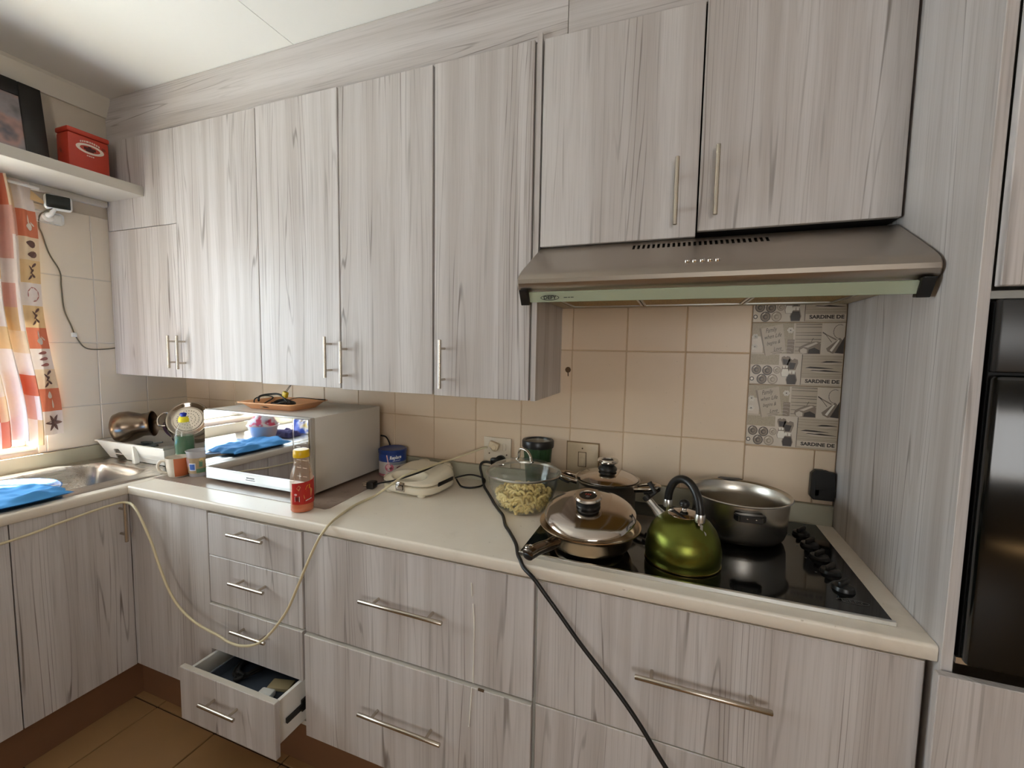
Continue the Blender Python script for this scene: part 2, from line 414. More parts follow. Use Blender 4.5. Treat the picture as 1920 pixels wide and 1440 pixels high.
d = door(t, .010, .4985, ZB+.006, 1.9855); bar_handle(d, (.466, YU-.036, 1.345), (.466, YU-.036, 1.492), (0, -1, 0))
part('panel', MB().box(.010, .4995, YU, YU+.017, 1.9885, ZT, .0006, seg=1), WOOD, t, 0)
d = door(t, .5005, .9875, ZB+.004, ZT); bar_handle(d, (.5255, YU-.036, 1.342), (.5255, YU-.036, 1.492), (0, -1, 0))
t = thing('wall_cabinet', 'double wall cabinet above the microwave with paired handles in the middle', 'cabinet', (1.4, -.16, ZB), group=GW)
carcass(t, .991, 1.803, ZB+.002, ZT)
d = door(t, .9905, 1.398, ZB, ZT+.004); bar_handle(d, (1.357, YU-.036, 1.336), (1.357, YU-.036, 1.492), (0, -1, 0))
d = door(t, 1.4045, 1.8005, ZB-.004, ZT); bar_handle(d, (1.431, YU-.036, 1.318), (1.431, YU-.036, 1.474), (0, -1, 0))
t = thing('wall_cabinet', 'narrow single door wall cabinet just left of the cooker hood', 'cabinet', (1.98, -.16, ZB), group=GW)
carcass(t, 1.805, 2.162, ZB+.002, ZT)
d = door(t, 1.8085, 2.156, ZB-.006, ZT); bar_handle(d, (1.8505, YU-.036, 1.318), (1.8505, YU-.036, 1.484), (0, -1, 0))
part('side_panel', MB().box(2.1635, 2.1795, YU+.001, -.008, ZB-.006, 2.412), [WOOD], t, 0)
t = thing('wall_cabinet', 'wide low wall cabinet with two doors directly above the cooker hood', 'cabinet', (2.64, -.16, 1.79), group=GW)
carcass(t, 2.183, 3.094, 1.792, ZT, m=DARKGAP)
d = door(t, 2.186, 2.634, 1.776, ZT-.004); bar_handle(d, (2.580, YU-.036, 1.802), (2.580, YU-.036, 1.982), (0, -1, 0), inset=.25)
d = door(t, 2.6385, 3.0915, 1.790, ZT-.002); bar_handle(d, (2.6795, YU-.036, 1.820), (2.6795, YU-.036, 2.000), (0, -1, 0), inset=.25)

# base units
YD = -.625; GB = 'grey wood base units under the worktop'
def drawer_front(parent, x0, x1, z0, z1, y=YD):
    d = part('drawer', MB().box(x0, x1, y, y+.018, z0, z1, .0015, seg=1), WOOD, parent, 0)
    part('edge_band', MB().box(x0+.001, x1-.001, y+.0015, y+.018, z1-.0003, z1+.0008), EDGE, d, 0, 'pale edging strip')
    return d
t = thing('base_cabinet', 'blank corner base panel where the two worktops meet', 'cabinet', (.83, -.3, 0), group=GB)
part('front_panel', MB().box(.588, 1.0445, YD, YD+.018, .158, .864, .001, seg=1), WOOD, t, 0)
carcass(t, .57, 1.0455, .16, .864, -.604, -.02)
t = thing('drawer_unit', 'narrow unit of four small drawers with the lowest pulled open', 'drawers', (1.267, -.3, 0), group=GB)
carcass(t, 1.0475, 1.4895, .16, .864, -.604, -.02, CARC)
for z0, z1 in ((.7, .853), (.5225, .6975), (.346, .517)):
    d = drawer_front(t, 1.0495, 1.4875, z0, z1, YD-.006 if z0 < .4 else YD)
    zc = {0.7: .81, .5225: .637, .346: .462}[z0]
    bar_handle(d, (1.193, YD-.036, zc), (1.354, YD-.036, zc), (0, -1, 0))
YO = -.742
d = drawer_front(t, 1.0515, 1.4885, .165, .353, YO); bar_handle(d, (1.195, YO-.036, .287), (1.356, YO-.036, .287), (0, -1, 0))
part('drawer_box', MB().box(1.066, 1.078, YO+.019, -.25, .192, .338, .001, seg=1).box(1.462, 1.474, YO+.019, -.25, .192, .338, .001, seg=1)
     .box(1.078, 1.462, YO+.019, -.25, .196, .206).box(1.078, 1.462, -.262, -.25, .206, .330), WHITEP, d, 0, 'white drawer sides and bottom')
part('runner', MB().box(1.4745, 1.4835, YO+.05, -.28, .245, .262, .001, seg=1).box(1.4745, 1.481, -.63, -.61, .235, .275), BLACK, d, 0, 'dark metal drawer runner')
t = thing('drawer_unit', 'wide two drawer base unit left of the hob with a white drip down its front', 'drawers', (1.89, -.3, 0), group=GB)
carcass(t, 1.4915, 2.2835, .16, .864, -.604, -.02)
d = drawer_front(t, 1.4965, 2.279, .520, .856); bar_handle(d, (1.742, YD-.036, .698), (2.026, YD-.036, .698), (0, -1, 0), inset=.17)
DRIP = mat('dried_drip', S(240, 236, 226), .5)
part('drip', MB().tube([(2.098, YD-.0005, .812), (2.1, YD-.0005, .775)], .0018, 6).tube(smooth_path([(2.104, YD-.0005, .753), (2.105, YD-.0005, .74), (2.1075, YD-.0005, .70), (2.107, YD-.0005, .62), (2.106, YD-.0005, .54), (2.1065, YD-.0005, .522)], 4), .0018, 6), DRIP, d, 40, 'thin white dried drip')
YB = YD-.007; d = drawer_front(t, 1.4965, 2.279, .158, .5125, YB)
part('drip', MB().tube(smooth_path([(2.105, YB-.0005, .512), (2.103, YB-.0005, .47), (2.100, YB-.0005, .42), (2.098, YB-.0005, .395)], 4), [.0018]*9+[.0015]*3+[.0028], 6), DRIP, d, 40, 'thin white dried drip')
part('chip', MB().box(2.124, 2.142, YB-.0006, YB+.004, .509, .5145), GRIME, d, 0, 'dark chip in the drawer edge')
bar_handle(d, (1.740, YB-.036, .343), (2.025, YB-.036, .343), (0, -1, 0), inset=.17)
t = thing('drawer_unit', 'wide two drawer base unit under the black hob', 'drawers', (2.69, -.3, 0), group=GB)
carcass(t, 2.2855, 3.094, .16, .864, -.604, -.02)
d = drawer_front(t, 2.2885, 3.084, .5195, .857); bar_handle(d, (2.541, YD-.036, .694), (2.825, YD-.036, .694), (0, -1, 0), inset=.13)
d = drawer_front(t, 2.2885, 3.084, .158, .5155); bar_handle(d, (2.541, YD-.036, .34), (2.825, YD-.036, .34), (0, -1, 0), inset=.13)
t = thing('sink_cabinet', 'shaded base cabinet under the sink along the window wall', 'cabinet', (.3, -1.4, 0), group=GB)
carcassmb = MB().box(.02, .585, -2.39, -.66, .16, .178).box(.02, .03, -2.39, -.66, .16, .864).box(.02, .585, -2.39, -2.374, .178, .864)
part('carcass', carcassmb, CARC, t, 0)
for y0, y1 in ((-.957, -.628), (-1.433, -.9605), (-1.909, -1.4365), (-2.388, -1.9125)):
    d = part('door', MB().box(.588, .606, y0, y1, .158, .864, .001, seg=1), WOOD, t, 0)
    yh = y1-.035 if y1 > -.7 or y1 < -1.4 and y1 > -1.5 else y0+.035
    yh = -.662 if y1 > -.7 else yh
    bar_handle(d, (.645, yh, .69), (.645, yh, .846), (1, 0, 0))

# worktops
def slab_profile(d0, d1, z0, z1, r=.007):
    """post-formed front edge, profile in (depth, z); d1 is the front"""
    sg = 1 if d1 > d0 else -1; pts = [(d0, z0), (d1-sg*.004, z0), (d1, z0+.004)]
    for k in range(6):
        a = k/5*PI/2; pts.append((d1-sg*r+sg*r*math.cos(a), z1-r+r*math.sin(a)))
    pts.append((d0, z1)); return pts
t = thing('worktop', 'long cream laminate worktop with the hob, running under the wall cabinets', 'worktop', (1.9, -.3, .866))
part('slab', MB().prism(slab_profile(-.02, -.636, .866, .90), 'x', .6185, FR-.001), TOP, t, 50)
part('upstand', MB().box(.02, FR-.001, -.02, -.0005, .867, .9655, .003), UPST, t, 40)
t = thing('worktop', 'shorter worktop along the window wall holding the sink', 'worktop', (.3, -1.3, .866))
mb = MB()
SX0, SX1, SY0, SY1 = .035, .565, -1.55, -.04   # hole for the inset sink
mb.prism(slab_profile(SX1, .617, .866, .90, .008), 'y', -2.4, -.0215)
mb.box(.021, SX0, -2.4, -.0215, .866, .90).box(SX0, SX1, -2.4, SY0, .866, .90).box(SX0, SX1, SY1, -.0215, .866, .90)
part('slab', mb, TOP, t, 50)
part('upstand', MB().box(.0085, .0205, -2.4, -.0215, .867, .9655, .003), UPST, t, 40)

# inset sink: one bowl and ribbed drainboards
t = thing('sink', 'stainless steel inset sink with ribbed drainer in the left worktop', 'sink', (.3, -.8, .90))
def bowl_z(x, y):
    cx, cy, hx, hy, n = .295, -.70, .19, .215, 5.0
    q = (abs((x-cx)/hx)**n + abs((y-cy)/hy)**n)**(1/n)
    if q >= 1.06: b = 0
    else:
        s = min(1, max(0, (1.06-q)/.22)); b = -.15*(s*s*(3-2*s))
    if q > 1.08 and -.47 < y < -.10 and .08 < x < .52 and y > -.455:
        b += -.0025*(.5+.5*math.cos((x-.08)/.035*2*PI))*min(1, (y+.455)/.03)
    e = min(x-SX0+.012, SX1+.012-x, y-SY0+.012, SY1+.012-y)
    return .9045 + b - max(0, .012-e)*.3
nx, ny = 84, 150
rows = []
for j in range(ny+1):
    y = SY0-.012 + (SY1-SY0+.024)*j/ny
    rows.append([(SX0-.012+(SX1-SX0+.024)*i/nx, y, bowl_z(SX0-.012+(SX1-SX0+.024)*i/nx, y)) for i in range(nx+1)])
mb = MB(); mb.grid(rows); part('basin', mb, SINKS, t, 60)
part('drain', MB().lathe([(.001, .7565), (.03, .7565), (.038, .758), (.04, .760), (.036, .763), (.02, .760), (.001, .759)], (.295, -.70, 0), 24), CHROME, t)
mb = MB().tube(smooth_path([(.055, -.95, .905), (.055, -.95, 1.10), (.07, -.945, 1.15), (.12, -.92, 1.175), (.2, -.88, 1.165), (.225, -.868, 1.13)], 6), .011, 12)
mb.lathe([(.03, .903), (.03, .912), (.02, .93), (.018, .96)], (.055, -.95, 0), 20); part('tap', mb, CHROME, t)

# tall oven housing on the right
t = thing('tall_cabinet', 'tall grey wood housing around the built-in oven at the right edge', 'cabinet', (3.4, -.3, 0))
part('side_panel', MB().box(FR, FR+.018, -.645, -.002, 0, 2.598, .001, seg=1), WOOD, t, 0)
part('side_panel', MB().box(3.702, 3.72, -.64, -.002, 0, 2.598), WOOD, t, 0)
part('carcass', MB().box(FR+.018, 3.702, -.62, -.01, .87, .884).box(FR+.018, 3.702, -.62, -.01, 1.562, 1.576).box(FR+.018, 3.702, -.02, -.01, .16, 2.59).box(FR+.018, 3.702, -.62, -.02, 2.58, 2.59), CARC, t, 0)
part('door', MB().box(3.119, 3.70, -.662, -.644, 1.580, 2.55, .0015, seg=1), WOOD, t, 0)
part('door', MB().box(3.0855, 3.70, -.668, -.650, .158, .862, .0015, seg=1), WOOD, t, 0)
part('plinth', MB().box(FR+.018, 3.70, -.58, -.565, 0, .155), KICK, t, 0)
t = thing('oven', 'black built-in oven cut off by the right edge of the picture', 'oven', (3.41, -.4, .885))
part('body', MB().box(3.123, 3.697, -.645, -.06, .888, 1.555), BLACKM, t, 0)
part('door', MB().box(3.121, 3.699, -.672, -.646, .890, 1.425, .008), OVENG, t, 40)
part('control_panel', MB().box(3.121, 3.699, -.668, -.646, 1.430, 1.557, .004), BLACK, t, 40)
part('handle', MB().tube([(3.17, -.712, 1.38), (3.65, -.712, 1.38)], .010, 14).tube([(3.2, -.712, 1.38), (3.2, -.67, 1.38)], .007).tube([(3.62, -.712, 1.38), (3.62, -.67, 1.38)], .007), BLACK, t)
part('bracket', MB().box(3.118, 3.135, -.647, -.640, .880, .892), ALU, t, 0, 'small pale metal corner bracket')

# ------------------------------------------------------------------ cooker hood
t = thing('cooker_hood', 'slim brushed steel cooker hood with glass visor above the hob', 'hood', (2.64, -.25, 1.615))
HX0, HX1 = 2.1835, 3.0945
prof = [(-.322, 1.775), (-.330, 1.7705), (-.352, 1.7585), (-.384, 1.7409), (-.440, 1.7098), (-.490, 1.682)]      # back to front along the slope
prof += [(-.512, 1.669), (-.528, 1.657), (-.537, 1.645), (-.538, 1.634), (-.532, 1.624), (-.522, 1.618), (-.508, 1.615)]
slots = [2.470 + .0133*k for k in range(26)]
xs = [HX0, HX0+.004]
for s_ in slots: xs += [s_, s_+.0068]
xs += [HX1-.004, HX1]
mb = MB(); V = [[mb.bm.verts.new((x, p[0] + (.004 if i in (0, len(xs)-1) else 0), p[1])) for p in prof] for i, x in enumerate(xs)]
slotset = {2+2*k for k in range(26)}
for i in range(len(xs)-1):
    for j in range(len(prof)-1):
        if i in slotset and j == 2: continue
        mb.bm.faces.new([V[i][j], V[i+1][j], V[i+1][j+1], V[i][j+1]])
for xe in (HX0, HX1):
    mb.poly([(p[0]+.004, p[1]) for p in prof] + [(-.012, 1.615), (-.012, 1.775)], lambda a, b: (xe, a, b))
mb.poly([(HX0, -.012), (HX1, -.012), (HX1, -.322), (HX0, -.322)], lambda a, b: (a, b, 1.775))
part('canopy', mb, HOODM, t, 30)
part('inner_box', MB().prism([(-.325, 1.70), (-.325, 1.763), (-.398, 1.724), (-.398, 1.70)], 'x', 2.40, 2.86), DARKGAP, t, 0)
# underside: frame, three filters
mb = MB()
for a, b, c_, d_ in ((HX0+.001, HX1-.001, -.505, -.478), (HX0+.001, HX1-.001, -.045, -.013), (HX0+.001, HX0+.045, -.478, -.045), (HX1-.045, HX1-.001, -.478, -.045)):
    mb.box(a, b, c_, d_, 1.615, 1.622)
part('underside_frame', mb, mat('underside_paint', S(176, 160, 130), .45, var=.1, vscale=20), t, 0)
def filt():
    q = NT('grease_filter_mesh'); p, xyz = q.pos()
    v = q.new('ShaderNodeTexVoronoi'); q.set(v, 'Vector', p); q.set(v, 'Scale', 260)
    c = q.mix(v.outputs['Distance'], S(196, 166, 100), S(120, 92, 44)); q.set(q.p, 'Base Color', c); q.set(q.p, 'Metallic', .4); q.set(q.p, 'Roughness', .5)
    return q.m
FILT = filt()
fx = [HX0+.047, 2.484, 2.795, HX1-.047]
for k in range(3):
    f = part('grease_filter', MB().box(fx[k]+.004, fx[k+1]-.004, -.474, -.049, 1.619, 1.626), FILT, t, 0, 'yellowed grease filter')
    mb = MB(); a, b = fx[k]+.002, fx[k+1]-.002
    mb.box(a, b, -.477, -.469, 1.6155, 1.6205).box(a, b, -.054, -.046, 1.6155, 1.6205).box(a, a+.007, -.469, -.054, 1.6155, 1.6205).box(b-.007, b, -.469, -.054, 1.6155, 1.6205)
    part('filter_frame', mb, ALU, f, 0)
VIS = thin_glass('visor_glass', (.80, .86, .78, 1), .08, 1.0, .45, S(206, 214, 190))
part('visor', MB().box(HX0+.03, HX1-.03, -.003, .003, -.029, 0, .001, seg=1, M=Matrix.Translation((0, -.520, 1.613)) @ Matrix.Rotation(math.radians(24), 4, 'X')), VIS, t, 0, 'greenish glass visor')
for x0 in (HX0+.004, HX1-.030):
    part('visor_bracket', MB().prism([(-.534, 1.618), (-.500, 1.618), (-.492, 1.580), (-.510, 1.578)], 'x', x0, x0+.024, bev=.002), BLACK, t, 0, 'black plastic visor bracket')
nb = Vector((0, -.485, .875)).normalized()
for k in range(5):
    x = 2.6145 + .0170*k; Mx = Matrix.Translation((x, -.4985, 1.6778)) @ nb.to_track_quat('Z', 'Y').to_matrix().to_4x4()
    part('button', MB().lathe([(.0066, -.004), (.0066, .0025), (.0054, .0052), (.0024, .006), (.0001, .0052)], (0, 0, 0), 18, M=Mx), CHROME, t)
for k in range(5):
    mk = MB(); x = 2.6145 + .0170*k; fn = lambda u, v, x=x: (x+u, -.4830+v*.875, 1.6785+v*.485+.0004)
    shp = [[(math.cos(a)*.003, math.sin(a)*.0022) for a in [PI*.9, PI*1.2, PI*1.5, PI*1.8, PI*2.1]], [(-.003, .001), (.003, .002), (.001, -.003)],
           [(-.003, 0), (0, .0028), (.003, .001), (.001, -.003)], [(-.0026, -.0024), (.0026, -.0024), (.0026, .0024), (-.0026, .0024)],
           [(math.cos(a*PI/3)*.0026, math.sin(a*PI/3)*.0024) for a in range(6)]][k]
    mk.poly(shp, fn); part('button_symbol', mk, BLACKM, t, 0)
# badge on the visor: dark oval ring with lettering
mb = MB(); Mv = Matrix.Translation((0, -.520, 1.613)) @ Matrix.Rotation(math.radians(24), 4, 'X')
fn = lambda u, v: Mv @ Vector((2.272+u, -.0042, -.016+v))
ring = [(math.cos(a*PI/16)*.026, math.sin(a*PI/16)*.0075) for a in range(32)]
mb.grid([[fn(x, y) for x, y in ring], [fn(x*.93, y*.78) for x, y in ring]], 0, close_u=True)
mb.text('DEFY', .013, fn, bold=.0004, width=.036); dashes(mb, [.010, .006, .008], .002, lambda u, v: fn(u+.052, v), .0015)
part('badge', mb, BLACKM, t, 0, 'dark oval badge')

# ------------------------------------------------------------------ hob
t = thing('hob', 'black glass hob set in the worktop with five knobs at its right', 'hob', (2.63, -.31, .90))
part('glass_plate', MB().box(2.222, 3.046, -.585, -.042, .9005, .907, .0012, seg=1), HOBG, t, 0)
part('trim_strip', MB().box(2.222, 3.048, -.594, -.5855, .9005, .9105, .001, seg=1), ALU, t, 0, 'bright aluminium front strip')
for x, y in ((2.979, -.150), (2.982, -.232), (2.985, -.312), (2.988, -.393), (2.991, -.475)):
    k = MB().lathe([(.0235, .9072), (.0235, .910), (.021, .916), (.016, .9185), (.0001, .919)], (x, y, 0), 28)
    k.box(-.0045, .0045, -.021, .021, .917, .930, .003, M=Matrix.Translation((x, y, 0)) @ Matrix.Rotation(math.radians(-38), 4, 'Z'))
    part('knob', k, BLACK, t, 40)
HMARK = mat('hob_marking', S(96, 94, 90), .4)
mb = MB(); ring = [(math.cos(a*PI/16)*.031, math.sin(a*PI/16)*.010) for a in range(32)]
fn = lambda u, v: (2.992+u, -.531+v, .9076)
mb.grid([[fn(x, y) for x, y in ring], [fn(x*.95, y*.85) for x, y in ring]], 0, close_u=True); mb.text('DEFY', .016, fn, width=.042)
part('badge', mb, HMARK, t, 0, 'grey oval badge')
for x, y in ((2.979, -.150), (2.982, -.232), (2.985, -.312), (2.988, -.393)):
    part('indicator_dot', MB().poly([(math.cos(a*PI/4)*.0028, math.sin(a*PI/4)*.0028) for a in range(8)], lambda u, v, x=x, y=y: (x-.034+u, y-.012+v, .9076)), HMARK, t, 0)


# ------------------------------------------------------------------ shelf, frame, tin, wall camera on the left wall
SHELF = mat('shelf_board', S(196, 190, 180), .4, var=.04, vscale=6)
t = thing('wall_shelf', 'thick pale board shelf fixed high on the left wall above the curtain', 'shelf', (.15, -1.2, 2.123))
part('board', MB().box(.001, .29, -2.6, -.3395, 2.123, 2.167, .003), SHELF, t, 40)
part('batten', MB().box(.001, .03, -2.6, -.345, 2.095, 2.1225, .003), SHELF, t, 40)
FRM = mat('frame_black', S(34, 32, 29), .45)
t = thing('picture_frame', 'black framed picture standing on the high shelf', 'picture', (.05, -.8, 2.1672), 0)
fm = Matrix.Translation((.075, 0, 2.1675)) @ Matrix.Rotation(math.radians(-8), 4, 'Y')
mb = MB()
for a in ((-1.05, -.98, 0, .345), (-.635, -.565, 0, .345), (-.98, -.635, .285, .345), (-.98, -.635, 0, .06)):
    mb.box(-.012, .012, a[0], a[1], a[2], a[3], .003, M=fm)
part('frame', mb, FRM, t, 40)
def photo():
    q = NT('faded_photo'); p, xyz = q.pos()
    c = q.ramp(q.noise(p, 9, 3), [(.3, S(96, 90, 92)), (.5, S(150, 142, 144)), (.62, S(176, 140, 132)), (.75, S(110, 105, 110))])
    q.set(q.p, 'Base Color', c); q.set(q.p, 'Roughness', .25); return q.m
part('print', MB().box(-.006, .004, -.98, -.635, .06, .285, M=fm), photo(), t, 0, 'blurred grey print')
RED = mat('red_tin_paint', S(188, 62, 44), .35, var=.12, vscale=18, stain=(S(70, 24, 18), 14, .60, .7))
t = thing('storage_tin', 'red square tin with a white oval emblem on the high shelf', 'tin', (.10, -.46, 2.1672))
part('body', MB().box(.060, .148, -.535, -.389, 2.1673, 2.348, .008), RED, t, 40)
part('lid', MB().box(.058, .150, -.537, -.387, 2.3485, 2.370, .006), RED, t, 40)
mb = MB(); fn = lambda u, v: (.1492, -.460+u, 2.298+v)
ring = [(math.cos(a*PI/16)*.05, math.sin(a*PI/16)*.021) for a in range(32)]
mb.grid([[fn(x, y) for x, y in ring], [fn(x*.72, y*.62) for x, y in ring]], 0, close_u=True)
dashes(mb, [.005, .005, .004, .009, .005, .005, .006, .005, .005], .007, lambda u, v: fn(u, .030 - u*u*6 + v)); dashes(mb, [.005, .006, .004, .005], .0045, lambda u, v: fn(u, -.029+v), .002)
part('emblem', mb, mat('tin_white_print', S(232, 214, 200), .5), t, 0, 'white oval emblem')
mb = MB().box(.1486, .1492, -.482, -.440, 2.293, 2.304).box(.1486, .1492, -.475, -.447, 2.287, 2.293).box(.1486, .1492, -.467, -.455, 2.304, 2.309)
part('emblem_centre', mb, mat('tin_dark_print', S(80, 28, 22), .5), t, 0)
t = thing('security_camera', 'small white wall camera with a black face below the shelf', 'camera', (.03, -.55, 2.0))
cmx = Matrix.Translation((.062, -.54, 2.058)) @ Vector((.88, -.34, .05)).to_track_quat('Z', 'Y').to_matrix().to_4x4()
part('body', MB().box(-.044, .044, -.033, .033, -.032, 0, .014, M=cmx, seg=3), WHITEP, t, 40)
part('face', MB().box(-.037, .037, -.027, .027, -.002, .0025, .0035, M=cmx), mat('camera_face', S(28, 33, 30), .2), t, 40, 'glossy black face')
part('stem', MB().tube([(.050, -.548, 2.03), (.042, -.556, 2.006), (.02, -.562, 1.998)], [.007, .009, .012], 12), WHITEP, t)
part('mount', MB().box(.0078, .016, -.605, -.505, 1.968, 2.018, .012, seg=3).lathe([(.022, .0), (.02, .01), (.012, .014), (.0001, .015)], (0, 0, 0), 24, M=Matrix.Translation((.014, -.56, 1.995)) @ Matrix.Rotation(PI/2, 4, 'Y')), WHITEP, t, 40)
single('camera_cable', MB().tube(smooth_path([(.05, -.556, 2.028), (.020, -.583, 2.0), (.011, -.587, 1.95), (.011, -.578, 1.917), (.011, -.560, 1.84), (.011, -.528, 1.768), (.011, -.526, 1.70), (.011, -.521, 1.60), (.011, -.500, 1.53), (.011, -.487, 1.485), (.011, -.462, 1.437), (.011, -.43, 1.422), (.011, -.37, 1.424), (.011, -.334, 1.430)], 6), .0026, 8),
       mat('grey_cable', S(96, 88, 70), .5), 'thin dark cable running from the wall camera down to the cabinet', 'cable', 60)
single('cable_clip', MB().box(.0078, .018, -.503, -.482, 1.478, 1.498, .004), WHITEP, 'small white adhesive clip holding the camera cable on the tiles', 'clip', 40)

# ------------------------------------------------------------------ curtain of printed squares
CW = fabric('curtain_white', S(236, 222, 212)); CR = fabric('curtain_red', S(214, 128, 98)); CO = fabric('curtain_ochre', S(228, 194, 146))
CP = fabric('curtain_pink', S(222, 176, 160)); CT = fabric('curtain_tan', S(232, 208, 176))
t = thing('curtain', 'orange and white patchwork curtain hanging at the left window', 'curtain', (.05, -.8, 1.0))
ZC = [2.115, 2.000, 1.890, 1.795, 1.700, 1.605, 1.513, 1.424, 1.335, 1.250, 1.150, 1.045]
cols = [0, 2, 3, 2, 0, 2, 1, 0, 4, 1, 0]      # right-hand column from top
cols[1] = 1; cols[2] = 4
def cur_pt(u, z):
    """u: metres of cloth from its right edge; gathered folds, tighter at the top"""
    f = (z-1.045)/1.07
    y = -.566 - .062*f**1.6 - min(u, .1)*(.62 + .12*(1-f)) - max(0, u-.1)*.34 + .012*math.sin(z*7)
    a = min(1, max(0, (u-.04)/.08))
    x = .030 + a*(.034 + .030*math.sin(u*44+.2+.4*math.sin(z*2.2))) + .006*math.sin(u*13+z*4)
    return (x, y, z - (.0 if u < .1 else .03*math.sin(u*9)**2*(1-f)))
sq = .098; mb = MB(); nu = 7; rr = random.Random(5)
zs = []
for a, b in zip(ZC[:-1], ZC[1:]): zs += [a+(b-a)*k/3 for k in range(3)]
zs.append(ZC[-1])
us = [sq*k/8 for k in range(nu*8+1)]
V = [[mb.bm.verts.new(cur_pt(u, z)) for u in us] for z in zs]
pal = [[cols[i]] + [rr.choice([0, 0, 1, 2, 4, 3, 0]) for _ in range(nu)] for i in range(len(ZC)-1)]
for i in range(len(zs)-1):
    for j in range(len(us)-1):
        f = mb.bm.faces.new([V[i][j], V[i][j+1], V[i+1][j+1], V[i+1][j]]); f.material_index = pal[i//3][j//8]
part('cloth', mb, [CW, CR, CO, CP, CT], t, 60)
PRN = [fabric('print_cream', S(240, 226, 210)), fabric('print_brown', S(128, 100, 92)), fabric('print_rose', S(190, 130, 122))]
def leaf(cu, cz, ang, L, W, mi):
    pts = []
    for k in range(12):
        a = 2*PI*k/12; p = (math.cos(a)*L, math.sin(a)*W*(1-.5*math.cos(a)))
        pts.append((p[0]*math.cos(ang)-p[1]*math.sin(ang), p[0]*math.sin(ang)+p[1]*math.cos(ang)))
    mb.poly(pts, lambda a, b: tuple(Vector(cur_pt(max(.001, cu+a), cz+b)) + Vector((.0025, 0, 0))), mi)
mot = {1: (0, 'pot'), 2: (1, 'oval'), 3: (1, 'leaf'), 4: (2, 'ring'), 5: (1, 'leaf'), 6: (0, 'pot'), 7: (2, 'bars'), 8: (1, 'leaf'), 9: (0, 'spoon'), 10: (1, 'flower')}
for i, (mi, kind) in mot.items():
    cz = (ZC[i]+ZC[i+1])/2; cu = .046; mb = MB()
    if kind == 'leaf':
        for k in range(5): leaf(cu+(k-2)*.006*(1 if k % 2 else -1), cz+(k-2)*.013, .7*(1 if k % 2 else -1), .016, .005, mi)
    elif kind == 'oval':
        leaf(cu, cz+.02, .1, .026, .014, mi); leaf(cu-.004, cz-.024, -.1, .026, .013, mi)
    elif kind == 'pot':
        leaf(cu, cz-.012, 0, .017, .015, mi); leaf(cu, cz+.018, PI/2, .018, .006, mi); leaf(cu-.02, cz, .8, .012, .003, mi)
    elif kind == 'ring':
        for k in range(7): leaf(cu+.028*math.cos(k*.75), cz+.028*math.sin(k*.75), k*.75+PI/2, .012, .0022, mi)
    elif kind == 'bars':
        for k in range(3): leaf(cu, cz+.026*(k-1), -.12, .024, .0065, mi)
    elif kind == 'spoon':
        leaf(cu+.006, cz+.022, PI/2, .016, .011, mi); leaf(cu-.004, cz-.018, PI/2, .02, .005, mi)
    else:
        for k in range(6): leaf(cu+.02*math.cos(k*1.05), cz+.02*math.sin(k*1.05), k*1.05, .02, .007, mi)
    part('printed_motif', mb, PRN, t, 0)
mb = MB(); mb.grid([[(.05, -.622, 2.085), (.032, -.585, 2.062)], [(.05, -.625, 2.045), (.028, -.555, 2.040)]]); part('corner_flap', mb, CO, t, 0)
part('rail', MB().tube([(.06, -2.1, 2.095), (.06, -.60, 2.095)], .006, 10), WHITEP, t)

